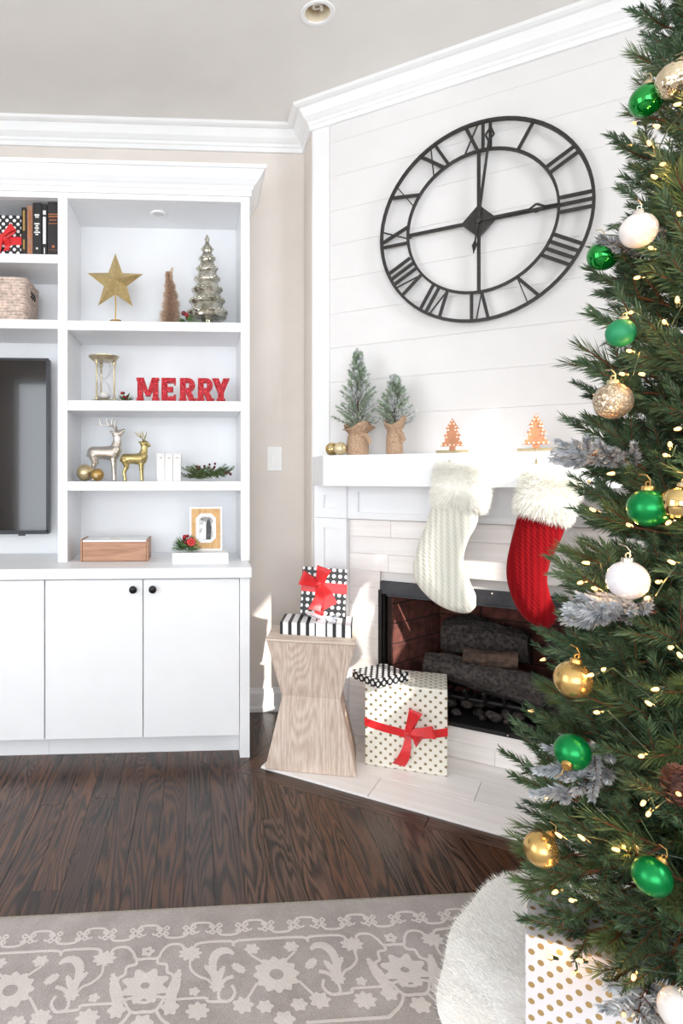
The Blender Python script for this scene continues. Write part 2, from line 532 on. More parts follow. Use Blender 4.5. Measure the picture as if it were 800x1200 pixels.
# hearth of wood-look tile planks
hearth = structure(local_prism('hearth', M['gap'], [(-0.010, KH1 - KO), (WEND, KH1 - KO), (WEND, 0.0), (-0.010, 0.0)], -0.02, 0.002, None))
row_w = (KO - KH1) / 3.0
for r in range(3):
    d0 = KH1 - KO + r * row_w
    s = -0.010
    first = [0.42, 0.74, 0.25][r]
    while s < WEND - 0.01:
        e = min(WEND, s + (first if s < 0 else 0.80))
        g = 0.0011
        cx, cy = (s + e) / 2, d0 + row_w / 2
        MB().cbox(s + g - cx, e - g - cx, -row_w / 2 + g, row_w / 2 - g, 0.0, 0.008, 0.001).build('tile', M['tile'], hearth, (cx, cy, 0))
        s = e
# (hearth children are in the hearth's own frame)

wall_back = structure(MB().box(XL - 0.12, OX, YA, YA + 0.12, -0.02, CEIL).build('wall_back', M['wall']))
# left wall with a window opening added for fill light
def wall_with_hole(name, fixed, lo, hi, h0, h1, z0, z1, thick, axis, mat):
    mb = MB()
    def bx(a0, a1, zz0, zz1):
        if axis == 'x': mb.box(min(fixed, fixed + thick), max(fixed, fixed + thick), a0, a1, zz0, zz1)
        else: mb.box(a0, a1, min(fixed, fixed + thick), max(fixed, fixed + thick), zz0, zz1)
    bx(lo, h0, -0.02, CEIL); bx(h1, hi, -0.02, CEIL); bx(h0, h1, -0.02, z0); bx(h0, h1, z1, CEIL)
    return structure(mb.build(name, mat))
wall_with_hole('wall_left', XL, YB, YA, -0.55, 1.15, 0.35, 2.35, -0.12, 'x', M['wall'])
wall_with_hole('wall_right', XR, YB, e1.y, -0.72, 1.02, 1.55, 2.42, 0.12, 'x', M['wall'])
wall_with_hole('wall_front', YB, XL, XR, -2.35, 1.1, 0.35, 2.35, -0.12, 'y', M['wall'])
structure(MB().box(e1.x, XR + 0.12, e1.y, e1.y + 0.10, -0.02, CEIL).build('wall_return', M['wall']))
def window_frame(name, axis, fixed, h0, h1, z0, z1, n):
    mb = MB()
    def bx(a0, a1, zz0, zz1):
        if axis == 'x': mb.box(fixed - 0.02, fixed + 0.02, a0, a1, zz0, zz1)
        else: mb.box(a0, a1, fixed - 0.02, fixed + 0.02, zz0, zz1)
    f = 0.05
    bx(h0, h1, z0, z0 + f); bx(h0, h1, z1 - f, z1); bx(h0, h0 + f, z0 + f, z1 - f); bx(h1 - f, h1, z0 + f, z1 - f)
    for i in range(1, n):
        a = h0 + (h1 - h0) * i / n
        bx(a - 0.02, a + 0.02, z0 + f, z1 - f)
    structure(mb.build(name, M['trim']))
window_frame('window_1', 'x', XR + 0.06, -0.72, 1.02, 1.55, 2.42, 3)
window_frame('window_2', 'y', YB - 0.06, -2.35, 1.1, 0.35, 2.35, 4)
window_frame('fill_window_3', 'x', XL - 0.06, -0.55, 1.15, 0.35, 2.35, 2)  # unseen window, added to frame the fill light from the left

# ceiling with the round hole of the recessed light
LX, LY, LR = 0.421, 2.128, 0.047
mb = MB(); h = 0.09
mb.box(XL - .12, XR + .12, YB - .12, LY - h, CEIL, CEIL + .05); mb.box(XL - .12, XR + .12, LY + h, YA + .12, CEIL, CEIL + .05)
mb.box(XL - .12, LX - h, LY - h, LY + h, CEIL, CEIL + .05); mb.box(LX + h, XR + .12, LY - h, LY + h, CEIL, CEIL + .05)
N = 32; ring = []; outer = []
for i in range(N):
    a = 2 * math.pi * i / N
    c, s_ = math.cos(a), math.sin(a); k = h / max(abs(c), abs(s_))
    ring.append((LX + LR * c, LY + LR * s_, CEIL)); outer.append((LX + k * c, LY + k * s_, CEIL))
mb.add(ring + outer, [(i, N + i, N + (i + 1) % N, (i + 1) % N) for i in range(N)])
structure(mb.build('ceiling', M['ceiling']))
can = thing('recessed_light', 'small recessed can light with white trim ring and spiral bulb in the ceiling', 'ceiling light', (LX, LY, CEIL))
MB().lathe([(0.044, 0.001), (0.046, -0.003), (0.058, -0.004), (0.061, -0.001), (0.061, 0.0)], 40, caps=False).build('trim_ring', M['trim'], can, smooth=40)
MB().lathe([(0.044, 0.0), (0.041, 0.035), (0.036, 0.07), (0.0, 0.072)], 40, caps=False).build('baffle', plain('cream_baffle', (226, 214, 190), 0.6, nz=0.02), can, smooth=40)
pts = [(0.016 * math.cos(t * 0.55), 0.016 * math.sin(t * 0.55), 0.062 - t * 0.0013) for t in range(36)]
MB().tube(pts, 0.006, 8).build('bulb', plain('white_lamp_glass', (232, 226, 220), 0.3, nz=0.01), can, smooth=60)

# crown moulding round the room
CROWN = [(0.0, 2.652), (0.014, 2.652), (0.016, 2.671), (0.022, 2.675), (0.024, 2.686), (0.030, 2.689), (0.046, 2.703), (0.058, 2.722), (0.066, 2.733),
         (0.078, 2.735), (0.090, 2.740), (0.098, 2.7495), (0.0, 2.7495)]
pA, pB, pC = (OX, YA), (OX, OY), (e1.x, e1.y)
structure(fix_normals(sweep([(XL, YA), pA, pB, pC, (XR, e1.y), (XR, YB)], CROWN).build('trim_1', M['trim'])))
BASE = [(0.0, 0.0), (0.022, 0.0), (0.022, 0.016), (0.015, 0.026), (0.015, 0.085), (0.011, 0.092), (0.009, 0.105), (0.0, 0.108)]
structure(fix_normals(sweep([(0.206, YA), pA, (OX, OY + 0.06)], BASE).build('baseboard_back', M['trim'])))

# fireplace wall: backing with the firebox opening, painted boards on it
FS0, FS1, FZ0, FZ1 = 0.31, 1.22, 0.143, 0.676
mb = MB()
mb.prism([(0.0, 0.012), (FS0, 0.012), (FS0, 0.16), (-0.110, 0.16)], -0.02, CEIL)
mb.box(FS1, WEND, 0.012, 0.16, -0.02, CEIL); mb.box(FS0, FS1, 0.012, 0.16, FZ1, CEIL); mb.box(FS0, FS1, 0.012, 0.16, -0.02, FZ0)
wall_c = structure(mb.build('wall_corner', M['gap'], None, bp(0, 0), (0, 0, -PHI)))
# painted return of the chimney breast (its cut end follows the room's axis)
MB().prism([(-0.0005, 0.001), (-0.0045, 0.001), (-0.108 - 0.0045, 0.157), (-0.108 - 0.0005, 0.157)], 0.0, 2.70).build('return_board', M['wall'], wall_c)
z = 1.2
rows = [1.2] + [2.575 - 0.15 * k for k in range(8, -1, -1)] + [2.70]
rows = [r for i, r in enumerate(rows) if i == 0 or r > rows[i - 1] + 0.01]
for i in range(len(rows) - 1):
    z0, z1 = rows[i], rows[i + 1]
    hgt = z1 - z0
    MB().cbox(0.0, WEND - 0.083, -0.001, 0.012, 0.00025, hgt - 0.00025, 0.0009).build('board', M['shiplap'], wall_c, (0.082, 0, z0))
MB().prism([(0.0, 0.0), (-0.005, 0.012), (0.081, 0.012), (0.081, -0.004), (0.003, -0.004)], 1.2, 2.70).build('corner_board', M['trim'], wall_c)

# ------------------------------------------------------------------ fireplace: surround, mantel, firebox
fire = thing('fireplace', 'white corner fireplace with panelled pilasters, tiled surround and dark brick firebox', 'fireplace', bp(0, 0), -PHI)
MT = 1.200
def xcut(d): return -0.685 * d              # s of the room-parallel cut at depth d
mshelf = MB().prism([(xcut(0.0), 0.0), (xcut(-0.19), -0.19), (WEND, -0.19), (WEND, 0.0)], 1.075, MT).build('mantel_shelf', M['white'], fire)
bev = mshelf.modifiers.new('bevel', 'BEVEL'); bev.width = 0.002; bev.segments = 2
def pilaster(s0, s1, left):
    a = xcut(-0.034) if left else s0
    b = xcut(-0.045) if left else s0
    p = MB().prism([(xcut(0) if left else s0, 0.0), (a, -0.034), (s1, -0.034), (s1, 0.0)], 0.008, 1.075).build('pilaster', M['white'], fire)
    f = 0.042
    def fr(z0, z1):
        m = MB()
        m.box(b, b + f, -0.045, -0.034, z0, z1); m.box(s1 - f, s1, -0.045, -0.034, z0, z1)
        m.box(b + f, s1 - f, -0.045, -0.034, z0, z0 + f); m.box(b + f, s1 - f, -0.045, -0.034, z1 - f, z1)
        m.build('panel_frame', M['white'], p)
    fr(0.937, 1.075); fr(0.16, 0.934); 
    MB().box(b, s1 + 0.004, -0.050, -0.034, 0.008, 0.158).build('plinth', M['white'], p)
pilaster(0.0, 0.175, True); pilaster(WEND - 0.150, WEND, False)
fz = MB().box(0.175, WEND - 0.150, -0.020, 0.0, 0.934, 1.075).build('frieze', M['white'], fire)
m = MB()
m.box(0.175, WEND - 0.15, -0.032, -0.020, 0.934, 0.962); m.box(0.175, WEND - 0.15, -0.032, -0.020, 1.048, 1.075)
m.box(0.175, 0.222, -0.032, -0.020, 0.962, 1.048); m.box(WEND - 0.197, WEND - 0.15, -0.032, -0.020, 0.962, 1.048)
m.build('panel_frame', M['white'], fz)
# tile surround, plank tiles in staggered rows
TH = 0.0716
for r in range(13):
    z0 = 0.008 + r * TH if r else 0.008
    z0 = 0.0 + r * TH; z1 = z0 + TH
    if r == 0: z0 = 0.009
    z1 = min(z1, 0.934)
    segs = [(0.175, WEND - 0.15)] if (z1 <= FZ0 + 0.002 or z0 >= FZ1 - 0.03) else [(0.175, FS0), (FS1, WEND - 0.15)]
    for a, b in segs:
        zz0 = max(z0, FZ1) if (z0 < FZ1 < z1 and (b - a) > 0.5) else z0
        s = a; first = True
        while s < b - 0.004:
            e = min(b, s + (((r * 0.23) % 0.45 + 0.12) if first else 0.46)); first = False
            if b - e < 0.05: e = b
            g = 0.0004
            MB().cbox(g, e - s - g, -0.009, 0.012, g, z1 - zz0 - g, 0.001).build('tile', M['tile'], fire, (s, 0, zz0))
            s = e
# firebox
fb = MB()
fb.box(FS0, FS1, 0.012, 0.42, FZ0 - 0.005, FZ0 + 0.004)
fb.box(FS0 + 0.01, FS1 - 0.01, 0.40, 0.42, FZ0, FZ1 + 0.1); fb.box(FS0 + 0.005, FS0 + 0.012, 0.012, 0.42, FZ0, FZ1); fb.box(FS1 - 0.012, FS1 - 0.005, 0.012, 0.42, FZ0, FZ1)
fb.box(FS0, FS1, 0.012, 0.42, FZ1 - 0.01, FZ1)
liner = fb.build('firebox_liner', M['firebox_black'], fire)
hood = MB().prism([(FS0, 0.624), (FS1, 0.624), (FS1, FZ1), (FS0, FZ1)], -0.012, -0.004, 'xz').build('hood', M['firebox_metal'], fire)
MB().box(FS0 + 0.03, FS1 - 0.03, -0.020, 0.03, 0.618, 0.624).build('hood_lip', M['firebox_metal'], hood)
fr = MB(); fr.box(FS0 - 0.006, FS0 + 0.008, -0.016, 0.012, FZ0, 0.640); fr.box(FS1 - 0.008, FS1 + 0.006, -0.016, 0.012, FZ0, 0.640)
fr.box(FS0 - 0.006, FS1 + 0.006, -0.016, 0.010, FZ0 - 0.010, FZ0 + 0.006); fr.build('firebox_frame', M['firebox_black'], fire)
for s_, z_ in ((0.745, 0.668), (0.80, FZ0 - 0.002)):
    MB().sphere((s_, -0.017, z_), 0.004, 10, 6).build('screw', M['silver'], fire, smooth=60)
def brick_panel(p0, p1, name):
    p0 = Vector(p0 + (0,)); p1 = Vector(p1 + (0,)); L = (p1 - p0).length
    ang = math.atan2(p1.y - p0.y, p1.x - p0.x)
    pn = MB().box(0, L, 0, 0.02, 0, 0.52).build(name, M['mortar'], fire, (p0.x, p0.y, FZ0 + 0.004), (0, 0, ang))
    bh, bl, g = 0.086, 0.205, 0.006
    for r in range(6):
        x0 = -bl * (0.5 if r % 2 else 0.0) - 0.03
        while x0 < L:
            a, b = max(0, x0) + g / 2, min(L, x0 + bl) - g / 2
            if b - a > 0.015:
                MB().cbox(0, b - a, -0.005, 0.004, 0, bh - g, 0.0015).build('brick', M['brick'], pn, (a, 0, r * bh + g / 2))
            x0 += bl
brick_panel((FS0 + 0.035, 0.035), (0.47, 0.36), 'brick_side')
brick_panel((0.47, 0.36), (FS1 - 0.16, 0.36), 'brick_back')
brick_panel((FS1 - 0.16, 0.36), (FS1 - 0.035, 0.035), 'brick_side')
gr = MB()
for k in range(9):
    s_ = 0.50 + k * 0.07
    gr.tube([(s_, 0.02, FZ0 + 0.12), (s_, 0.06, FZ0 + 0.075), (s_, 0.26, FZ0 + 0.075)], 0.007, 6)
gr.tube([(0.47, 0.08, FZ0 + 0.068), (1.10, 0.08, FZ0 + 0.068)], 0.008, 6); gr.tube([(0.47, 0.24, FZ0 + 0.068), (1.10, 0.24, FZ0 + 0.068)], 0.008, 6)
for s_ in (0.50, 1.06):
    for d_ in (0.08, 0.24): gr.tube([(s_, d_, FZ0), (s_, d_, FZ0 + 0.07)], 0.007, 6)
tag(gr.build('fire_grate', M['firebox_black'], None, bp(0, 0, 0.006), (0, 0, -PHI)), 'black iron grate under the gas logs in the firebox', 'grate')
def log(p0, p1, r, seed, mat, label):
    rr = random.Random(seed); n = 26; k = 30
    p0 = Vector(p0); p1 = Vector(p1); c = (p0 + p1) / 2
    ax = (p1 - p0); t = ax.normalized(); x = t.cross(Vector((0, 0, 1))).normalized(); y = t.cross(x)
    ph = [rr.uniform(0, 6.28) for _ in range(6)]
    mb = MB(); vs = []; fs = []
    for i in range(n):
        u = i / (n - 1)
        taper = 1.0 - 0.18 * abs(2 * u - 1) ** 4
        for j in range(k):
            q = 2 * math.pi * j / k
            rad = r * taper * (1 + 0.07 * math.sin(3 * q + ph[0] + 4 * u) + 0.05 * math.sin(7 * q + ph[1] + 9 * u) + 0.06 * math.sin(6 * u + ph[2]) + 0.05 * math.sin(13 * q + ph[4] + 5 * u) + rr.uniform(-0.07, 0.07))
            p = p0 + ax * u - c + (x * math.cos(q) + y * math.sin(q)) * rad + Vector((0, 0, 0.25 * r * math.sin(3.1 * u + ph[3])))
            vs.append(p)
    for i in range(n - 1):
        for j in range(k):
            j2 = (j + 1) % k
            fs.append((i * k + j, i * k + j2, (i + 1) * k + j2, (i + 1) * k + j))
    fs.append(list(range(k))[::-1]); fs.append([(n - 1) * k + j for j in range(k)])
    mb.add(vs, fs)
    w = bp(c.x, c.y, c.z)
    return tag(mb.build('fireplace_log', mat, None, w, (0, 0, -PHI), smooth=50), label, 'log', 'gas logs in the firebox')
log((0.465, 0.115, 0.310), (1.14, 0.10, 0.285), 0.056, 1, M['log_bark'], 'long charred log lying across the front of the grate')
log((0.51, 0.265, 0.40), (0.85, 0.255, 0.42), 0.076, 2, M['log_bark'], 'thick dark log at the back left of the firebox')
log((0.62, 0.100, 0.392), (0.82, 0.125, 0.384), 0.033, 3, M['log_top'], 'short brown log lying crosswise on top of the front log')
log((0.92, 0.255, 0.425), (1.13, 0.20, 0.365), 0.050, 4, M['log_bark'], 'slanted dark log at the right of the firebox')
em = MB(); rr = random.Random(5)
for k in range(60):
    em.sphere((rr.uniform(0.52, 1.08), rr.uniform(0.04, 0.24), FZ0 + rr.uniform(0.004, 0.05)), rr.uniform(0.012, 0.026), 7, 5, 0.7)
stuff(tag(em.build('embers', M['log_bark'], None, bp(0, 0, 0.004), (0, 0, -PHI)), 'dark lava-rock embers heaped on the firebox floor', 'embers'))

# ------------------------------------------------------------------ wall clock
ck = thing('wall_clock', 'large open-frame black metal wall clock with Roman numerals above the mantel', 'clock', bp(0.701, -0.004, 2.088), -PHI)
RO, RI = 0.383, 0.274
def flat_ring(r0, r1, d0, d1, n=72):
    return MB().lathe([(r0, -d1), (r1, -d1), (r1, -d0), (r0, -d0), (r0, -d1)], n, caps=False)
def upright(o):
    o.rotation_euler = (RAD(90), 0, 0); return o
for nm, r0, r1 in (('outer_ring', RO - 0.011, RO), ('inner_ring', RI - 0.009, RI)):
    me = flat_ring(r0, r1, -0.034, -0.020)
    upright(me.build(nm, M['black_metal'], ck, smooth=40))
def bar2(mb, a, b, w0, w1, d0, d1):
    a = Vector(a); b = Vector(b); t = (b - a).normalized(); n = Vector((-t.y, t.x))
    q = [a + n * w0 / 2, a - n * w0 / 2, b - n * w1 / 2, b + n * w1 / 2]
    mb.prism([(p.x, p.y) for p in q], d0, d1, 'xz')
for k in range(4):
    a = k * math.pi / 2
    mb = MB(); bar2(mb, (0.05 * math.cos(a), 0.05 * math.sin(a)), ((RI - .004) * math.cos(a), (RI - .004) * math.sin(a)), 0.012, 0.012, -0.032, -0.022)
    mb.build('spoke', M['black_metal'], ck)
MB().prism([(0.062, 0), (0, 0.062), (-0.062, 0), (0, -0.062)], -0.036, -0.020, 'xz').build('center_plate', M['black_metal'], ck)
GLY = ['XII', 'I', 'II', 'III', 'IIII', 'V', 'VI', 'VII', 'VIII', 'IX', 'X', 'XI']
WID = {'I': 0.026, 'V': 0.052, 'X': 0.056}
for h_, g in enumerate(GLY):
    th = math.pi / 2 - h_ * math.pi / 6
    er = Vector((math.cos(th), math.sin(th))); et = Vector((math.sin(th), -math.cos(th)))      # tangent: reading direction with the top outward
    tot = sum(WID[c] for c in g); t0 = -tot / 2
    mb = MB(); r0, r1 = RI - 0.003, RO - 0.008
    P = lambda t, r: er * r + et * t
    for c in g:
        w = WID[c]; tc = t0 + w / 2; t0 += w
        if c == 'I': bar2(mb, P(tc, r0), P(tc, r1), 0.011, 0.011, -0.032, -0.022)
        elif c == 'V':
            bar2(mb, P(tc - w * 0.40, r1), P(tc + 0.003, r0), 0.011, 0.011, -0.032, -0.022); bar2(mb, P(tc + w * 0.42, r1), P(tc + 0.003, r0), 0.004, 0.004, -0.031, -0.023)
        else:
            bar2(mb, P(tc - w * 0.40, r1), P(tc + w * 0.40, r0), 0.012, 0.012, -0.032, -0.022); bar2(mb, P(tc + w * 0.42, r1), P(tc - w * 0.42, r0), 0.004, 0.004, -0.031, -0.023)
    mb.build('numeral', M['black_metal'], ck)
def hand(name, ang, L, dia, tail, d):
    e = Vector((math.cos(ang), math.sin(ang))); n = Vector((-e.y, e.x))
    mb = MB()
    bar2(mb, e * -0.01, e * (dia - 0.022), 0.012, 0.008, d - 0.004, d)
    a = e * (dia - 0.024); b = e * (dia + 0.028); c = e * dia
    for s_ in (-1, 1):
        bar2(mb, a, c + n * 0.015 * s_, 0.007, 0.007, d - 0.004, d); bar2(mb, c + n * 0.015 * s_, b, 0.007, 0.007, d - 0.004, d)
    bar2(mb, b - e * 0.004, e * L, 0.007, 0.003, d - 0.004, d)
    if tail:
        bar2(mb, e * 0.0, e * -tail, 0.008, 0.004, d - 0.004, d)
        q = e * -(tail - 0.03)
        mb.prism([((q + e * 0.025).x, (q + e * 0.025).y), ((q + n * 0.010).x, (q + n * 0.010).y), ((q - e * 0.03).x, (q - e * 0.03).y), ((q - n * 0.010).x, (q - n * 0.010).y)], d - 0.004, d, 'xz')
    mb.build(name, M['black_metal'], ck)
hand('hour_hand', RAD(0.6), 0.272, 0.198, 0, -0.037)
hand('minute_hand', RAD(82.5), 0.362, 0.315, 0.125, -0.043)
MB().lathe([(0.0001, -0.002), (0.012, -0.002), (0.012, 0.008), (0.0001, 0.011)], 20).build('hub', M['black_metal'], ck, (0, -0.041, 0), (RAD(90), 0, 0), smooth=40)
mb = MB()
for a in (0.0, 1.5708, 3.1416, 4.7124): mb.tube([(RI * .97 * math.cos(a), -0.020, RI * .97 * math.sin(a)), (RI * .97 * math.cos(a), 0.001, RI * .97 * math.sin(a))], 0.004, 6)
mb.build('standoff', M['black_metal'], ck)

# light switch on the greige wall
sw = thing('light_switch', 'white rocker light switch plate on the greige wall beside the fireplace', 'light switch', (0.364, YA, 1.198))
MB().cbox(-0.036, 0.036, -0.006, 0.0, -0.058, 0.058, 0.002).build('plate', M['switch'], sw)
MB().cbox(-0.017, 0.017, -0.009, -0.005, -0.034, 0.034, 0.001).build('rocker', M['switch'], sw)
for z_ in (-0.046, 0.046): MB().sphere((0, -0.006, z_), 0.0028, 8, 5, 0.5).build('screw', M['switch'], sw)

# ------------------------------------------------------------------ built-in: base cabinets, counter, shelves
YFB, YFU = 2.405, 2.575                       # fronts of the base and of the shelves
def base_cabinet(x0, x1, label, end_panel=False):
    t = thing('base_cabinet', label, 'cabinet', (x0, YFB, 0))
    w = x1 - x0
    MB().box(0, w, 0.022, YA - YFB - 0.001, 0.088, 0.713).build('body', M['white'], t)
    MB().box(0, w, 0.068, 0.088, 0.0, 0.088).build('toe_kick', M['white'], t)
    for k in range(2):
        dw = w / 2
        d = MB().cbox(k * dw + 0.002, (k + 1) * dw - 0.002, 0.0, 0.020, 0.088, 0.709, 0.0015).build('door', M['white'], t)
        kx = dw - 0.038 if k == 0 else dw + 0.038
        MB().lathe([(0.0001, 0), (0.007, 0.0), (0.006, 0.010), (0.013, 0.013), (0.0155, 0.018), (0.014, 0.023), (0.008, 0.026), (0.0001, 0.0265)], 24).build('knob', M['knob'], d, (kx, 0.0, 0.672), (RAD(90), 0, 0), smooth=40)
    if end_panel: MB().box(w, w + 0.039, 0.0, YA - YFB - 0.001, 0.0, 0.713).build('end_panel', M['white'], t)
    return t
base_cabinet(-0.596, 0.165, 'white two-door base cabinet with black knobs under the display shelves', True)
base_cabinet(-1.358, -0.597, 'white base cabinet under the television, beside the two-door one')
base_cabinet(-2.120, -1.359, 'white base cabinet at the far end of the built-in by the left wall')
ct = MB().cbox(-2.12, 0.212, YFB - 0.020, YA - 0.001, 0.714, 0.756, 0.003).build('countertop', M['white'])
tag(ct, 'long white countertop running over the base cabinets', 'countertop')
ZC = 0.756
bk = thing('built_in_bookcase', 'tall white built-in shelving with crown moulding standing on the countertop', 'bookcase', (0, YFU, ZC))
def pb(name, x0, x1, y0, y1, z0, z1, c=0.0015, par=None):
    return MB().cbox(x0, x1, y0 - YFU, y1 - YFU, z0 - ZC, z1 - ZC, c).build(name, M['white'], par or bk)
YBK = 2.868
pb('side_panel', 0.181, 0.219, YFU, YA - 0.001, ZC, 2.31); pb('divider', -0.585, -0.545, YFU, YBK, ZC, 2.277); pb('side_panel', -2.10, -2.06, YFU, YA - 0.001, ZC, 2.31)
pb('back_panel', -2.06, 0.181, YBK, YA - 0.001, ZC, 2.31)
pb('top_panel', -2.06, 0.181, YFU + 0.02, YBK, 2.277, 2.31); pb('fascia', -2.06, 0.181, YFU, YFU + 0.02, 2.277, 2.34)
for z0, z1 in ((1.727, 1.767), (1.390, 1.433), (1.054, 1.093)): pb('shelf', -0.545, 0.181, YFU + 0.004, YBK, z0, z1)
for z0, z1 in ((2.005, 2.042), (1.731, 1.769)): pb('shelf', -2.06, -0.585, YFU + 0.004, YBK, z0, z1)
BC = [(0.0, 2.300), (0.006, 2.300), (0.006, 2.322), (0.012, 2.326), (0.014, 2.338), (0.022, 2.344), (0.036, 2.360), (0.050, 2.383), (0.056, 2.392), (0.062, 2.394), (0.064, 2.408), (0.0, 2.408)]
cr = fix_normals(sweep([(-2.10, YFU - 0.001), (0.220, YFU - 0.001), (0.220, YA - 0.002)], [(o, z - ZC) for o, z in BC]).build('crown_moulding', M['white'], bk, (0, -YFU, 0)))
pk = thing('puck_light', 'small round puck light under the top panel of the bookcase', 'light', (-0.176, 2.70, 2.277))
MB().lathe([(0.0001, -0.004), (0.022, -0.004), (0.024, -0.008), (0.031, -0.008), (0.034, -0.003), (0.034, 0.0)], 28).build('ring', M['switch'], pk, smooth=40)
MB().lathe([(0.0001, -0.0075), (0.021, -0.0065), (0.022, -0.004)], 28, caps=False).build('lens', plain('frosted_lens', (214, 214, 216), 0.3, nz=0.02), pk, smooth=60)

# television
tv = thing('television', 'flat black television hanging in the built-in above the counter', 'television', (-1.27, 2.76, 0.856))
MB().cbox(-0.605, 0.603, 0.004, 0.045, 0.0, 0.786, 0.003).build('housing', M['black'], tv)
fr = MB(); b = 0.011
fr.box(-0.605, 0.603, -0.001, 0.004, 0, b + 0.006); fr.box(-0.605, 0.603, -0.001, 0.004, 0.786 - b, 0.786); fr.box(-0.605, -0.605 + b, -0.001, 0.004, b, 0.786 - b); fr.box(0.603 - b, 0.603, -0.001, 0.004, b, 0.786 - b)
fr.build('bezel', plain('dark_bezel', (38, 40, 46), 0.35, 0.3, nz=0.04), tv)
MB().box(-0.594, 0.592, 0.0015, 0.004, 0.017, 0.775).build('screen', M['screen'], tv)
MB().box(0.47, 0.50, -0.001, 0.006, -0.007, 0.0).build('sensor', M['black'], tv)
MB().box(-0.15, 0.15, 0.045, YBK - 2.76, 0.25, 0.55).build('wall_bracket', M['black'], tv)

# ------------------------------------------------------------------ top-left shelf: books and gift; basket below
def book(x0, x1, h, dep, rgb, label, bands, tilt=0.0, rough=0.55):
    z0 = 2.042
    t = thing('book', label, 'book', ((x0 + x1) / 2, 2.605, z0), 0, 'books on the top shelf')
    t.rotation_euler = (0, tilt, 0)
    w = x1 - x0
    cv = MB(); cv.cbox(-w / 2, -w / 2 + 0.0025, 0.003, dep, 0, h, 0.0006); cv.cbox(w / 2 - 0.0025, w / 2, 0.003, dep, 0, h, 0.0006)
    n = 6
    sp = [(-w / 2 + w * k / n, 0.003 - 0.003 * math.sin(math.pi * k / n)) for k in range(n + 1)]
    cv.prism(sp + [(w / 2, 0.006), (-w / 2, 0.006)], 0, h)
    cv.build('cover', plain('book_cloth', rgb, rough, nz=0.08, nscale=60), t)
    MB().box(-w / 2 + 0.003, w / 2 - 0.003, 0.007, dep - 0.003, 0.004, h - 0.004).build('pages', M['paper'], t)
    for (bx0, bx1, bz0, bz1, c) in bands:
        y = -0.0008 + 0.0
        MB().box(-w / 2 + w * bx0, -w / 2 + w * bx1, y, 0.002, h * bz0, h * bz1).build('spine_print', c, t)
    return t
ink_w = plain('white_foil_print', (226, 224, 222), 0.5, nz=0.02); ink_g = plain('gold_foil_print', (172, 136, 78), 0.4, 0.6, nz=0.05); ink_c = plain('copper_foil_print', (176, 112, 74), 0.4, 0.5, nz=0.05)
book(-0.7425, -0.7215, 0.205, 0.15, (36, 30, 26), 'thin dark brown book with worn gold spine lettering', [(0.30, 0.70, 0.52, 0.94, ink_g), (0.34, 0.66, 0.14, 0.34, ink_g)])
book(-0.7195, -0.697, 0.213, 0.15, (160, 118, 96), 'tan brown book standing between two dark books', [(0.35, 0.75, 0.36, 0.90, ink_c), (0.3, 0.7, 0.06, 0.22, ink_c)])
b3 = [(0.22, 0.78, 0.755, 0.785, ink_w), (0.30, 0.72, 0.72, 0.745, ink_w)]
for k, (a, c) in enumerate(((0.2, 0.8), (0.34, 0.66), (0.24, 0.74), (0.34, 0.64), (0.16, 0.86), (0.32, 0.66))): b3.append((a, c, 0.595 - k * 0.04, 0.620 - k * 0.04, ink_w))
b3.append((0.38, 0.62, 0.13, 0.165, ink_w))
book(-0.6955, -0.6605, 0.226, 0.155, (32, 31, 33), 'black book with stacked lines of white spine lettering', b3)
book(-0.6585, -0.6365, 0.220, 0.15, (26, 25, 27), 'slim black book with a tall white title strip down its spine', [(0.24, 0.80, 0.80, 0.88, ink_w), (0.24, 0.80, 0.24, 0.76, ink_w), (0.42, 0.62, 0.05, 0.17, ink_w)])
book(-0.6345, -0.5885, 0.2305, 0.16, (38, 34, 34), 'thick black book with copper bands across its spine', [(0.10, 0.92, 0.765, 0.785, ink_c), (0.10, 0.92, 0.72, 0.745, ink_c), (0.18, 0.82, 0.66, 0.68, ink_c), (0.10, 0.92, 0.60, 0.612, ink_c), (0.40, 0.66, 0.16, 0.205, ink_c), (0.1, 0.92, 0.12, 0.125, ink_c)])

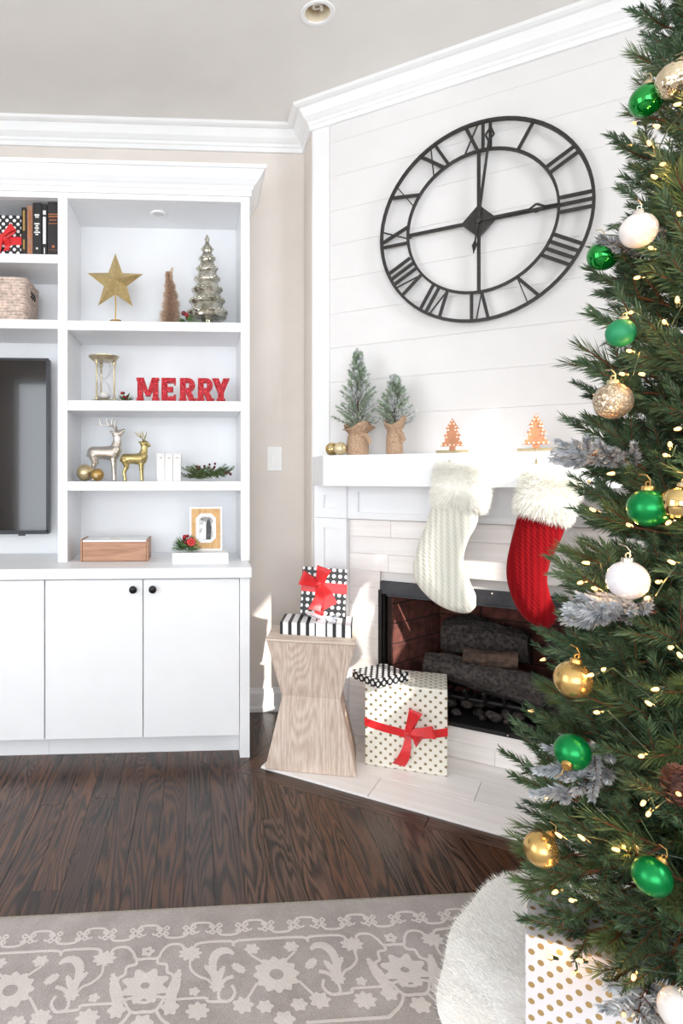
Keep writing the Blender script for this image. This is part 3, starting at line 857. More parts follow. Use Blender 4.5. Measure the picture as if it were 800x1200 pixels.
def dotted_box(name, label, mat, w, d, h, loc, rot=(0, 0, 0), cat='gift box', group=None, c=0.002):
    t = thing(name, label, cat, loc, 0, group); t.rotation_euler = rot
    MB().cbox(-w / 2, w / 2, -d / 2, d / 2, 0, h, c).build('wrapped_box', mat, t)
    return t
def wrap_loop(pl, off, w, t, mat, name='ribbon_band', th=0.0014):
    """ribbon band round a box: closed loop of points"""
    mb = MB()
    for i in range(len(pl)):
        a = Vector(pl[i]); b = Vector(pl[(i + 1) % len(pl)])
        mb.strip([a, b], off, w, th)
    return mb.build(name, mat, t)
def bow(t, mat, c, s=1.0, outn=(0, -1, 0), up=(0, 0, 1), w=0.03, seed=1, tails=((-0.5, -1.0), (0.55, -0.8)), loops=((-1.0, 0.35), (0.95, 0.5)), name='bow', L=0.07):
    """bow with two loops and two tails; directions are given in the plane of the face (right, up)"""
    outn = Vector(outn); up = Vector(up); right = up.cross(outn).normalized() * 1.0
    right = -right if right.x < 0 else right
    c = Vector(c); mb = MB(); rr = random.Random(seed)
    for lx, lz in loops:
        d = (right * lx + up * lz); ln = d.length * L * s; d.normalize()
        q = outn.cross(d).normalized()
        pts = []; ws = []; sd = []
        for k in range(15):
            a = k / 14; ang = a * math.pi
            along = ln * math.sin(ang) ** 0.8
            lift = (0.020 * s) * (1 - math.cos(ang)) * 0.6 * (math.sin(ang) * 0.8 + 0.25) + 0.004
            pts.append(c + d * along + outn * (lift + 0.012 * s * math.sin(ang)) + q * 0.010 * s * (a - 0.5))
            ws.append(w * (0.45 + 0.75 * math.sin(ang)))
            sd.append((q + outn * 0.35 * math.cos(ang)).normalized())
        mb.strip(pts, sd, ws)
    for tx, tz in tails:
        d = (right * tx + up * tz); ln = d.length * L * s * 1.2; d.normalize()
        q = outn.cross(d).normalized(); pts = []; ws = []; sd = []
        for k in range(9):
            a = k / 8
            pts.append(c + d * ln * a + outn * (0.006 + 0.010 * s * math.sin(a * 4.5 + seed)) + q * 0.012 * s * math.sin(a * 3))
            ws.append(w * (0.5 + 0.7 * a)); sd.append((q + outn * 0.3 * math.sin(a * 5)).normalized())
        mb.strip(pts, sd, ws)
    k = MB().sphere(tuple(c + outn * 0.009), 0.013 * s, 12, 8)
    o = mb.build(name, mat, t, smooth=70)
    k.build('knot', mat, o, smooth=70)
    return o
g1 = dotted_box('gift_box', 'black gift with white dots and red ribbon beside the books on the top shelf', M['dots_bw_small'], 0.24, 0.12, 0.175, (-0.866, 2.675, 2.042))
wrap_loop([(-0.1212, -0.0612, 0.066), (0.1212, -0.0612, 0.066), (0.1212, 0.0612, 0.066), (-0.1212, 0.0612, 0.066)], (0, 0, 1), 0.034, g1, M['red_ribbon'])
bow(g1, M['red_ribbon'], (0.045, -0.064, 0.075), 1.0, w=0.03, loops=((-1.0, 0.5), (0.75, 0.55)), tails=((-0.6, -0.9), (0.2, -0.6)))

# woven basket
bs = thing('storage_basket', 'pale woven storage basket with cut-out handle on the shelf above the television', 'basket', (-0.90, 2.70, 1.769))
mb = MB(); w, d, hh = 0.172, 0.098, 0.178
rows_n = 15
rr = random.Random(3)
for k in range(rows_n):
    z = 0.007 + k * (hh - 0.010) / (rows_n - 1)
    g = 1.0 + 0.03 * k / rows_n
    pts = []
    rc = 0.022; NS = 4
    for (cx, cy, a0) in ((w - rc, d - rc, 0), (-w + rc, d - rc, 90), (-w + rc, -d + rc, 180), (w - rc, -d + rc, 270)):
        for j in range(NS + 1):
            a = RAD(a0 + 90 * j / NS); pts.append((g * (cx + rc * math.cos(a)), g * (cy + rc * math.sin(a))))
    P = []
    for i in range(len(pts)):
        a = pts[i]; b = pts[(i + 1) % len(pts)]
        L = math.hypot(b[0] - a[0], b[1] - a[1]); n = max(1, int(L / 0.012))
        for j in range(n): P.append((a[0] + (b[0] - a[0]) * j / n, a[1] + (b[1] - a[1]) * j / n))
    q = []
    for i, p in enumerate(P):
        s_ = 1 + (0.012 if (i + k) % 2 else -0.012); q.append((p[0] * s_, p[1] * s_, z + rr.uniform(-0.001, 0.001)))
    q.append(q[0])
    mb.tube(q, 0.0072, 6, caps=False)
M['weave'] = plain('bleached_seagrass', (203, 184, 172), 0.8, nz=0.16, nscale=70, bump=0.5)
bo = mb.build('woven_body', M['weave'], bs, smooth=70)
MB().box(-w + .006, w - .006, -d + .006, d - .006, 0.004, hh - 0.012).build('liner', plain('basket_inside', (150, 132, 120), 0.9, nz=0.1), bo)
mb = MB(); mb.cbox(w * 1.03 - 0.004, w * 1.03 + 0.006, -0.036, 0.036, 0.112, 0.146, 0.003); mb.build('handle_hole_shade', plain('cutout_shade_colour', (46, 38, 34), 0.9, nz=0.1), bs)  # solid block, dark colour stands for the shade inside the handle opening

# ------------------------------------------------------------------ shelf 1: star, bottle brush tree, mercury glass tree
st = thing('star_tree_topper', 'gold faceted star tree topper on a coiled wire stand', 'tree topper', (-0.362, 2.690, 1.767))
c = Vector((0, 0, 0.197)); vo = []
for k in range(10):
    a = math.pi / 2 + k * math.pi / 5; r = (0.128 if k % 2 == 0 else 0.052)
    vo.append((r * math.cos(a), 0, 0.197 + r * math.sin(a)))
mb = MB(); mb.add(vo + [(0, -0.046, 0.197), (0, 0.040, 0.197)], [(i, (i + 1) % 10, 10) for i in range(10)] + [((i + 1) % 10, i, 11) for i in range(10)])
so = mb.build('star', M['gold_lt'], st); fix_normals(so)
MB().tube([(0, 0, 0.150), (0.002, 0, 0.09), (0, 0, 0.028)], 0.003, 8).build('stem', M['gold'], st)
pts = [(0.024 * math.cos(t * 0.6), 0.024 * math.sin(t * 0.6), 0.004 + t * 0.0008) for t in range(36)] + [(0.01, 0, 0.032), (0, 0, 0.034)]
MB().tube(pts, 0.0032, 7).build('coil_base', M['gold'], st, smooth=60)

def bristle_cone(h, r0, r1, n, ln, seed, lean=0.0, rad=0.0007):
    rr = random.Random(seed); mb = MB()
    for k in range(n):
        u = rr.random() ** 0.9; z = h * u
        r = (r0 + (r1 - r0) * u) * (0.9 + 0.1 * math.cos(u * 34)) * rr.uniform(0.8, 1.08)
        a = rr.uniform(0, 2 * math.pi); d = Vector((math.cos(a), math.sin(a), rr.uniform(-0.1, 0.35))).normalized()
        x0 = lean * math.sin(u * 4.0)
        p = Vector((x0, 0, z)); q = p + d * r
        s_ = d.cross(Vector((0, 0, 1))).normalized() * rad; t_ = d.cross(s_).normalized() * rad
        mb.add([p + s_, p - s_ * 0.5 + t_, p - s_ * 0.5 - t_, q], [(0, 1, 3), (1, 2, 3), (2, 0, 3)])
    return mb
bb = thing('bottle_brush_tree', 'small tan bottle brush tree with a curled tip on the top display shelf', 'christmas tree', (-0.126, 2.690, 1.767))
M['sisal'] = plain('tan_sisal', (200, 176, 154), 0.8, nz=0.25, nscale=120)
stuff(bristle_cone(0.235, 0.066, 0.016, 9000, 0.04, 9, 0.006, 0.0011).build('bristles', M['sisal'], bb, (0, 0, 0.012)))
MB().tube([(0, 0, 0.0), (0, 0, 0.20), (0.006, 0, 0.245), (0.014, 0, 0.268)], [0.012, 0.010, 0.008, 0.003], 8).build('stem', M['sisal'], bb)
mg = thing('mercury_glass_tree', 'tall tiered silver mercury glass tree on the top display shelf', 'christmas tree', (0.040, 2.695, 1.767))
prof = []
tiers = 7
prof.append((0.030, 0.0)); prof.append((0.028, 0.006)); prof.append((0.026, 0.035))
prof += [(0.072, 0.040), (0.084, 0.044), (0.087, 0.052)]
zt = 0.052
for k in range(tiers):
    u = k / tiers; r = 0.083 * (1 - u * 0.86); r2 = 0.083 * (1 - (k + 1) / tiers * 0.86)
    hgt = 0.052 - 0.002 * k
    prof += [(r * 0.98, zt + 0.004), (r * 1.04, zt + hgt * 0.28), (r * 0.94, zt + hgt * 0.52), (r * 0.84, zt + hgt * 0.75), (r2 * 0.92, zt + hgt)]
    zt += hgt
prof += [(0.008, zt + 0.012), (0.012, zt + 0.022), (0.004, zt + 0.038), (0.0001, zt + 0.044)]
def mat_mercury():
    t = NT('mercury_glass'); tc = t.n.new('ShaderNodeTexCoord')
    v = t.node('ShaderNodeTexVoronoi', i_Scale=55.0); t.l(tc.outputs['Object'], v.inputs['Vector'])
    n = t.noise(tc.outputs['Object'], 30, 4)
    t.l(t.ramp(n, [(0.35, lin((150, 146, 128))), (0.6, lin((208, 206, 194)))]), t.b.inputs['Base Color'])
    t.set(Metallic=0.85, Roughness=0.16); t.bump(v.outputs['Distance'], 0.5, 0.004)
    return t.m
M['mercury'] = mat_mercury()
mgb = MB()
mgb.lathe(prof, 40)
mgb.build('glass_body', M['mercury'], mg, smooth=50)
mb = MB()
for k in range(tiers):
    u = k / tiers; r = 0.083 * (1 - u * 0.86); n = max(8, int(26 * (1 - u * 0.8)))
    for j in range(n):
        a = 2 * math.pi * (j + 0.5 * (k % 2)) / n
        mb.sphere((r * 1.03 * math.cos(a), r * 1.03 * math.sin(a), 0.052 + sum(0.052 - 0.002 * i for i in range(k)) + 0.018), 0.0062, 8, 6)
stuff(mb.build('bead_rows', M['mercury'], mg, smooth=60))

# ------------------------------------------------------------------ greenery helpers
def leafy_pick(name, label, loc, rx, ry, rz, nleaf, nberry, seed, berry='red_berry', cat='berry pick', br=0.006, group=None):
    rr = random.Random(seed)
    t = thing(name, label, cat, loc, 0, group)
    mb = MB()
    for k in range(nleaf):
        a = rr.uniform(0, 2 * math.pi); el = rr.uniform(0.02, 1.1)
        d = Vector((math.cos(a) * math.cos(el) * rx, math.sin(a) * math.cos(el) * ry, math.sin(el) * rz))
        L = d.length; d.normalize()
        side = d.cross(Vector((0, 0, 1))).normalized(); nn = side.cross(d)
        p0 = d * L * 0.25; w = 0.010 + 0.005 * rr.random()
        V = [p0, p0 + d * L * 0.3 + side * w + nn * 0.002, p0 + d * L * 0.75, p0 + d * L * 0.3 - side * w + nn * 0.002, p0 + d * L * 0.35 - nn * 0.002]
        mb.add([v + Vector((0, 0, 0.006)) for v in V], [(0, 1, 4), (1, 2, 4), (2, 3, 4), (3, 0, 4), (0, 3, 2, 1)])
    mb.build('leaves', M['leaf'], t)
    mb = MB()
    for k in range(nleaf * 9):
        a = rr.uniform(0, 2 * math.pi); el = rr.uniform(0.0, 0.9)
        d = Vector((math.cos(a) * math.cos(el), math.sin(a) * math.cos(el), math.sin(el)))
        p = Vector((d.x * rx, d.y * ry, d.z * rz)) * rr.uniform(0.2, 0.8) + Vector((0, 0, 0.006)); q = p + (d + Vector((rr.uniform(-.5, .5), rr.uniform(-.5, .5), rr.uniform(-.2, .5)))).normalized() * 0.016
        s_ = d.cross(Vector((0.3, 0.2, 1))).normalized() * 0.0008
        mb.add([p + s_, p - s_, q], [(0, 1, 2)]); mb.add([p + Vector((0, 0, .0009)), p - Vector((0, 0, .0009)), q], [(0, 1, 2)])
    stuff(mb.build('needles', M['leaf'], t))
    for k in range(nberry):
        a = rr.uniform(0, 2 * math.pi); u = rr.uniform(0.15, 0.75)
        p = (rx * u * math.cos(a) * 0.8, ry * u * math.sin(a) * 0.8 - ry * 0.25, rz * rr.uniform(0.25, 0.85) + 0.006)
        MB().sphere(p, br * rr.uniform(0.8, 1.15), 10, 7).build('berry', M[berry] if k % 3 else M['dark_berry'], t, smooth=70)
    return t
leafy_pick('berry_pick', 'tiny green pick with one red berry at the foot of the silver tree', (-0.044, 2.612, 1.767), 0.045, 0.025, 0.045, 14, 3, 21, br=0.010)

# ------------------------------------------------------------------ shelf 2: hourglass, pick, MERRY sign
hg = thing('hourglass', 'brass hourglass with three columns and clear glass bulbs on the shelf', 'hourglass', (-0.411, 2.690, 1.433))
plate = [(0.0001, 0.0), (0.062, 0.0), (0.064, 0.003), (0.060, 0.009), (0.052, 0.014), (0.0001, 0.015)]
MB().lathe(plate, 36).build('base_plate', M['brass'], hg, smooth=35)
MB().lathe([(0.0001, 0.0), (0.050, 0.0), (0.054, 0.004), (0.066, 0.016), (0.066, 0.020), (0.0001, 0.021)], 36).build('top_plate', M['brass'], hg, (0, 0, 0.186), smooth=35)
for k in range(3):
    a = RAD(200 + k * 120 + 35)
    px, py = 0.045 * math.cos(a), 0.045 * math.sin(a)
    MB().lathe([(0.0001, 0.014), (0.007, 0.014), (0.008, 0.020), (0.0045, 0.026), (0.0038, 0.10), (0.0045, 0.164), (0.0085, 0.170), (0.0085, 0.178), (0.006, 0.187)], 14, (px, py, 0)).build('column', M['brass'], hg, smooth=40)
gl = [(0.0001, 0.016), (0.020, 0.018), (0.030, 0.030), (0.033, 0.050), (0.026, 0.078), (0.008, 0.096), (0.004, 0.101), (0.008, 0.106), (0.026, 0.124), (0.033, 0.150), (0.030, 0.172), (0.020, 0.184), (0.0001, 0.186)]
gb = MB().lathe(gl, 32).build('glass_bulbs', M['thin_glass'], hg, smooth=80)
MB().lathe([(0.0001, 0.019), (0.019, 0.020), (0.027, 0.030), (0.024, 0.040), (0.0001, 0.055)], 24).build('sand', plain('white_sand', (232, 228, 222), 0.9, nz=0.05, nscale=200), gb, smooth=60)
leafy_pick('berry_pick', 'little sprig of red berries between the hourglass and the red letters', (-0.318, 2.690, 1.433), 0.045, 0.03, 0.050, 12, 7, 23, br=0.007)

def mat_glitter(name, rgb, dark, scale, metal=0.5, rough=0.3):
    t = NT(name); tc = t.n.new('ShaderNodeTexCoord')
    v = t.node('ShaderNodeTexVoronoi', i_Scale=scale); t.l(tc.outputs['Object'], v.inputs['Vector'])
    sp = t.n.new('ShaderNodeSeparateColor'); t.l(v.outputs['Color'], sp.inputs[0])
    t.l(t.ramp(sp.outputs[0], [(0.0, lin(dark)), (0.75, lin(rgb)), (1.0, lin(tuple(min(255, c + 70) for c in rgb)))]), t.b.inputs['Base Color'])
    t.set(Metallic=metal, Roughness=rough)
    # every flake tilts its own way
    nm = t.node('ShaderNodeVectorMath', operation='SUBTRACT'); t.l(v.outputs['Color'], nm.inputs[0]); nm.inputs[1].default_value = (0.5, 0.5, 0.5)
    ml = t.node('ShaderNodeVectorMath', operation='SCALE'); t.l(nm.outputs[0], ml.inputs[0]); ml.inputs['Scale'].default_value = 0.9
    ge = t.n.new('ShaderNodeNewGeometry'); ad = t.node('ShaderNodeVectorMath', operation='ADD'); t.l(ge.outputs['Normal'], ad.inputs[0]); t.l(ml.outputs[0], ad.inputs[1])
    no = t.node('ShaderNodeVectorMath', operation='NORMALIZE'); t.l(ad.outputs[0], no.inputs[0]); t.l(no.outputs[0], t.b.inputs['Normal'])
    return t.m
M['red_glitter'] = mat_glitter('red_glitter', (198, 26, 40), (128, 12, 24), 300.0, 0.35, 0.35)
M['red_side'] = plain('deep_red_edge', (150, 16, 30), 0.5, nz=0.1)
mr = thing('merry_sign', 'red glitter MERRY letters on a thin base on the shelf', 'sign', (-0.269, 2.672, 1.433))
MB().cbox(0.0, 0.405, -0.022, 0.022, 0.0, 0.008, 0.001).build('base', M['red_side'], mr)
hL = 0.102
def letter(ch, x0, w):
    mb = MB(); s = 0.026 if ch != 'M' else 0.024; H = hL; d0, d1 = -0.014, 0.014
    def R_(a, b, c, e): Q((a, c), (b, c), (b, e), (a, e))
    cnt = [0]
    def Q(*p):
        cnt[0] += 1; k = cnt[0] * 0.00012
        mb.prism(list(p), d0 - k, d1 + k, 'xz')
    if ch == 'M':
        R_(0, s, 0, H); R_(w - s, w, 0, H)
        Q((0, H), (s * 1.15, H), (w / 2 + 0.007, H * 0.22), (w / 2 - 0.009, H * 0.22)); Q((w - s * 1.15, H), (w, H), (w / 2 + 0.009, H * 0.22), (w / 2 - 0.007, H * 0.22))
        R_(-0.004, s + 0.003, 0, 0.014); R_(w - s - 0.003, w + 0.004, 0, 0.014); R_(-0.004, s, H - 0.012, H); R_(w - s, w + 0.004, H - 0.012, H)
    elif ch == 'E':
        R_(0, s, 0, H); R_(0, w, 0, 0.022); R_(0, w, H - 0.022, H); R_(0, w * 0.82, H / 2 - 0.010, H / 2 + 0.012)
        R_(w - 0.008, w, 0.0, 0.030); R_(w - 0.008, w, H - 0.030, H)
    elif ch == 'R':
        R_(0, s, 0, H); R_(0, w * 0.62, H - 0.020, H); R_(0, w * 0.62, H * 0.40, H * 0.40 + 0.018)
        rc = (H * 0.6) / 2; cx = w * 0.55; cz = H * 0.40 + rc
        prev = None
        for k in range(9):
            a = -math.pi / 2 + math.pi * k / 8
            o = (cx + (w - cx) * math.cos(a), cz + rc * math.sin(a)); i_ = (cx + max(0.002, (w - cx - s)) * math.cos(a), cz + (rc - 0.019) * math.sin(a))
            if prev: Q(prev[1], prev[0], o, i_)
            prev = (o, i_)
        Q((w * 0.36, H * 0.42), (w * 0.36 + 0.026, H * 0.42), (w + 0.003, 0), (w - 0.025, 0))
        R_(-0.004, s + 0.003, 0, 0.013); R_(w - 0.028, w + 0.006, 0, 0.013)
    else:
        R_(w / 2 - s / 2, w / 2 + s / 2, 0, H * 0.45)
        Q((-0.003, H), (s, H), (w / 2 + s / 2, H * 0.38), (w / 2 - s / 2, H * 0.38)); Q((w - s, H), (w + 0.003, H), (w / 2 + s / 2, H * 0.38), (w / 2 - s / 2, H * 0.38))
        R_(w / 2 - s / 2 - 0.006, w / 2 + s / 2 + 0.006, 0, 0.013)
    mb.build('letter', M['red_glitter'], mr, (x0, 0, 0.008))
for ch, x0, w in (('M', 0.006, 0.090), ('E', 0.110, 0.062), ('R', 0.190, 0.066), ('R', 0.268, 0.066), ('Y', 0.333, 0.072)): letter(ch, x0, w)

# ------------------------------------------------------------------ shelf 3: balls, deer, white books, greenery
def cap_ball(name, label, loc, r, mat, cat='ornament', tilt=(0, 0, 0), capmat=None, group=None, hook=False):
    """glass ball with its metal cap and wire loop"""
    t = thing(name, label, cat, loc, 0, group); t.rotation_euler = tilt
    MB().sphere((0, 0, 0), r, 36, 22).build('ball', mat, t, smooth=80)
    MB().lathe([(r * 0.30, r * 0.93), (r * 0.30, r * 1.12), (r * 0.27, r * 1.17), (0.0001, r * 1.19)], 18).build('cap', capmat or M['champagne'], t, smooth=40)
    lp = [(r * 0.13 * math.cos(a), 0, r * 1.28 + r * 0.13 * math.sin(a)) for a in [k * math.pi / 6 for k in range(13)]]
    if hook: lp += [(r * 0.13, 0.0, r * 1.5), (0.0, r * 0.1, r * 1.75), (-r * 0.12, r * 0.5, r * 1.8)]
    MB().tube(lp, r * 0.035, 5).build('hook', capmat or M['champagne'], t)
    return t
cap_ball('ornament_ball', 'champagne satin ball lying on the shelf beside the silver deer', (-0.488, 2.662, 1.093 + 0.037), 0.036, M['champagne'], tilt=(RAD(40), RAD(70), 0))
cap_ball('ornament_ball', 'small gold ball lying in front of the silver deer', (-0.428, 2.622, 1.093 + 0.028), 0.027, M['gold'], tilt=(RAD(100), RAD(20), 0))

def deer(name, label, mat, loc, s, antlers, seed):
    """reindeer figurine facing right: one continuous body mesh, antlers as a part"""
    t = thing(name, label, 'deer figurine', loc)
    mb = MB()
    def cap(a, b, ra, rb, n=5):
        a = Vector(a) * s; b = Vector(b) * s
        for k in range(n):
            u = k / (n - 1); mb.sphere(tuple(a.lerp(b, u)), (ra + (rb - ra) * u) * s * 1.22 + 0.0022 * s / 0.2, 12, 8)
    # trunk: deep chest narrowing to the belly and rump
    cap((-0.255, 0, 0.50), (-0.10, 0, 0.505), 0.090, 0.085); cap((-0.10, 0, 0.505), (0.09, 0, 0.50), 0.085, 0.105); cap((0.09, 0, 0.50), (0.135, 0, 0.56), 0.105, 0.085)
    # neck and head
    cap((0.12, 0, 0.55), (0.165, 0, 0.70), 0.080, 0.058, 7); cap((0.165, 0, 0.70), (0.165, 0, 0.80), 0.058, 0.050, 5)
    cap((0.15, 0, 0.835), (0.195, 0, 0.845), 0.058, 0.048, 4); cap((0.195, 0, 0.845), (0.275, 0, 0.905 if antlers else 0.80), 0.044, 0.020, 6)
    # ears, tail
    for sd in (-1, 1): cap((0.12, sd * 0.045, 0.86), (0.055, sd * 0.085, 0.875), 0.018, 0.009, 4)
    cap((-0.33, 0, 0.52), (-0.365, 0, 0.46), 0.020, 0.012, 3)
    # legs: hind with knee forward and hock backward, front straight with a low wrist
    for sd in (-1, 1):
        cap((-0.26, sd * 0.045, 0.46), (-0.225, sd * 0.05, 0.33), 0.062, 0.034, 6); cap((-0.225, sd * 0.05, 0.33), (-0.285, sd * 0.05, 0.205), 0.032, 0.022, 6); cap((-0.285, sd * 0.05, 0.205), (-0.262, sd * 0.05, 0.02), 0.021, 0.020, 8)
        cap((0.10, sd * 0.05, 0.45), (0.105, sd * 0.05, 0.24), 0.046, 0.026, 7); cap((0.105, sd * 0.05, 0.24), (0.112, sd * 0.05, 0.02), 0.025, 0.022, 8)
    o = mb.build('body', mat, t, smooth=80)
    rm = o.modifiers.new('remesh', 'REMESH'); rm.mode = 'VOXEL'; rm.voxel_size = 0.010 * s; rm.use_smooth_shade = True
    sm = o.modifiers.new('smooth', 'SMOOTH'); sm.factor = 0.5; sm.iterations = 3
    am = MB()
    for sd in (-1, 1):
        y0 = sd * 0.03
        if antlers:
            main = smooth_curve([(0.14, y0, 0.875), (0.12, y0 * 2, 0.95), (0.02, y0 * 3.5, 0.985), (-0.12, y0 * 4, 0.99), (-0.22, y0 * 4, 1.01)] if sd < 0 else
                                [(0.14, y0, 0.875), (0.14, y0 * 2, 0.96), (0.10, y0 * 3.5, 1.00), (0.03, y0 * 4.5, 1.02), (-0.03, y0 * 5, 1.08)], 5)
            tines = [((0.02, 3.5 * y0, .985), (-0.01, 3.8 * y0, 1.12)), ((-0.10, 4 * y0, .99), (-0.13, 4.2 * y0, 1.09)), ((0.12, 2 * y0, .95), (0.16, 2.6 * y0, 1.10)), ((0.08, 2.6 * y0, .97), (0.09, 3.2 * y0, 1.13))] if sd < 0 else [((0.12, 3 * y0, .99), (0.15, 3.4 * y0, 1.12)), ((0.05, 4 * y0, 1.01), (0.06, 4.6 * y0, 1.13))]
        else:
            main = smooth_curve([(0.15, y0, 0.875), (0.13, y0 * 2, 0.96), (0.04, y0 * 3, 1.01), (-0.05, y0 * 3.4, 1.10)], 5) if sd < 0 else smooth_curve([(0.15, y0, 0.875), (0.17, y0 * 2, 0.97), (0.20, y0 * 3, 1.05), (0.205, y0 * 3.4, 1.12)], 5)
            tines = [((0.10, 2.3 * y0, .98), (0.08, 3 * y0, 1.10)), ((0.02, 3 * y0, 1.03), (0.04, 3.4 * y0, 1.12)), ((0.13, 2 * y0, .96), (0.13, 3 * y0, 1.13))] if sd < 0 else [((0.175, 2 * y0, .98), (0.12, 2.6 * y0, 1.11))]
        am.tube([p * s for p in main], [0.017 * s * (1 - 0.6 * i / (len(main) - 1)) for i in range(len(main))], 7)
        for a, b in tines:
            mid = (Vector(a) + Vector(b)) / 2 + Vector((-0.012, 0, 0.0))
            am.tube([Vector(a) * s, mid * s, Vector(b) * s], [0.012 * s, 0.010 * s, 0.005 * s], 6)
    am.build('antlers', mat, t, smooth=70)
    return t
deer('reindeer_figurine', 'taller silver reindeer figurine with swept-back antlers on the shelf', M['silver'], (-0.398, 2.722, 1.093), 0.248, True, 1)
deer('reindeer_figurine', 'smaller gold reindeer figurine standing next to the silver one', M['antique_gold'], (-0.268, 2.690, 1.093), 0.195, False, 2)
M['white_cloth'] = plain('white_book_cloth', (233, 230, 228), 0.7, nz=0.03, nscale=60)
WBL = ['white cloth book standing next to the gold deer', 'white cloth book in the middle of three white books', 'white cloth book standing next to the fir sprig']
for k, (x0, w) in enumerate(((-0.178, 0.034), (-0.143, 0.034), (-0.108, 0.034))):
    t = thing('book', WBL[k], 'book', (x0 + w / 2, 2.640, 1.093), 0, 'row of white books')
    MB().cbox(-w / 2, w / 2, 0, 0.085, 0, 0.121 - 0.002 * (k == 1), 0.0015).build('cover', M['white_cloth'], t)
    MB().box(-0.006, 0.006, -0.0006, 0.001, 0.098, 0.104).build('spine_print', plain('pale_grey_print', (196, 190, 186), 0.6, nz=0.02), t)

def needle_sprig(mb, p0, d, L, n, nl, rad, rr, flat=0.0, up=0.35, stem=0.0012, mats=(0, 1), curl=0.0):
    """bottle-brush twig of needles from p0 along d"""
    d = d.normalized()
    a = d.cross(Vector((0, 0, 1)))
    a = a.normalized() if a.length > 1e-3 else Vector((1, 0, 0))
    b = a.cross(d)
    mb.mat_i = mats[1]
    P = [p0 + d * L * k / 3 + b * curl * L * (k / 3) ** 2 for k in range(4)]
    mb.tube(P, [stem, stem, stem * 0.8, stem * 0.4], 4, caps=False)
    mb.mat_i = mats[0]
    for k in range(n):
        u = (k + rr.random()) / n
        q = rr.uniform(0, 2 * math.pi)
        s_ = a * math.cos(q) + b * math.sin(q) * (1 - flat)
        f = 0.55 + 0.6 * u
        dr = (s_ * (1.0 - 0.45 * u) + d * (0.55 + up * f)).normalized()
        p = p0 + d * L * u + b * curl * L * u * u; ln = nl * rr.uniform(0.75, 1.1) * (1.0 - 0.25 * u)
        e = p + dr * ln
        w = dr.cross(Vector((rr.uniform(-1, 1), rr.uniform(-1, 1), rr.uniform(-1, 1)))).normalized() * rad
        w2 = dr.cross(w)
        m_ = p + dr * ln * 0.5
        mb.add([p + w * 0.6, p - w * 0.6, m_ + w, m_ - w + w2 * 0.8, e], [(0, 1, 3, 2), (2, 3, 4)])
gs = thing('greenery_sprig', 'fir sprig with dark red berries lying on the shelf beside the white books', 'greenery', (0.045, 2.665, 1.093))
rr = random.Random(31); mb = MB()
for k in range(52):
    x = rr.uniform(-0.11, 0.10); a = rr.uniform(-0.6, 0.6) + (math.pi if rr.random() < (0.75 if x < 0 else 0.25) else 0)
    needle_sprig(mb, Vector((x * 0.6, rr.uniform(-0.025, 0.025), 0.012 + 0.02 * rr.random())), Vector((math.cos(a), math.sin(a) * 0.8, rr.uniform(0.05, 1.0))), rr.uniform(0.045, 0.075), 46, 0.018, 0.0009, rr)
stuff(mb.build('needles', [plain('fir_green', (76, 104, 58), 0.6, nz=0.25, nscale=90), plain('twig_brown', (92, 70, 48), 0.8, nz=0.1)], gs))
for k in range(13):
    MB().sphere((rr.uniform(-0.06, 0.03), rr.uniform(-0.035, 0.01), 0.045 + rr.uniform(0, 0.035)), 0.0056, 9, 6).build('berry', M['dark_berry'], gs, smooth=70)
for k in range(5):
    MB().sphere((0.088 + rr.uniform(-0.015, 0.015), rr.uniform(-0.03, 0.0), 0.03 + rr.uniform(0, 0.012)), 0.0065, 9, 6).build('berry', M['dark_berry'], gs, smooth=70)

# ------------------------------------------------------------------ counter: wooden box, riser, photo frame, pick
wb = thing('wooden_box', 'brown wooden keepsake box with white lid on the countertop', 'box', (-0.347, 2.582, ZC))
MB().cbox(-0.137, 0.129, 0.0, 0.010, 0.002, 0.082, 0.001).build('front_board', M['walnut'], wb)
MB().cbox(-0.146, -0.138, -0.002, 0.152, 0, 0.092, 0.001).build('side_board', M['walnut'], wb); MB().cbox(0.130, 0.138, -0.002, 0.152, 0, 0.092, 0.001).build('side_board', M['walnut'], wb)
MB().cbox(-0.137, 0.129, 0.142, 0.152, 0.002, 0.082, 0.001).build('back_board', M['walnut'], wb); MB().box(-0.137, 0.129, 0.010, 0.142, 0.0, 0.008).build('bottom', M['walnut'], wb)
ld = MB().cbox(-0.1365, 0.1285, -0.001, 0.151, 0.0825, 0.090, 0.001).build('lid', M['white'], wb)
MB().box(-0.030, 0.014, 0.050, 0.060, 0.090, 0.0915).build('lid_slot', M['antique_gold'], ld)
rs = MB().cbox(-0.115, 0.115, -0.070, 0.070, 0, 0.046, 0.002).build('white_riser', M['white'], None, (0.010, 2.555, ZC), (0, 0, 0.0))
tag(rs, 'low white block under the photo frame on the countertop', 'block')
pf = thing('photo_frame', 'honey wood photo frame with octagonal white mat, tilted back on the white block', 'photo frame', (0.033, 2.560, ZC + 0.046))
pf.rotation_euler = (RAD(-10), 0, RAD(0))
W_, H_ = 0.138, 0.185
MB().cbox(-W_ / 2, W_ / 2, 0.0, 0.016, 0, H_, 0.001).build('white_edge', M['white'], pf)
b_ = 0.008; n6 = 0
fw = W_ - 2 * b_; fh = H_ - 2 * b_
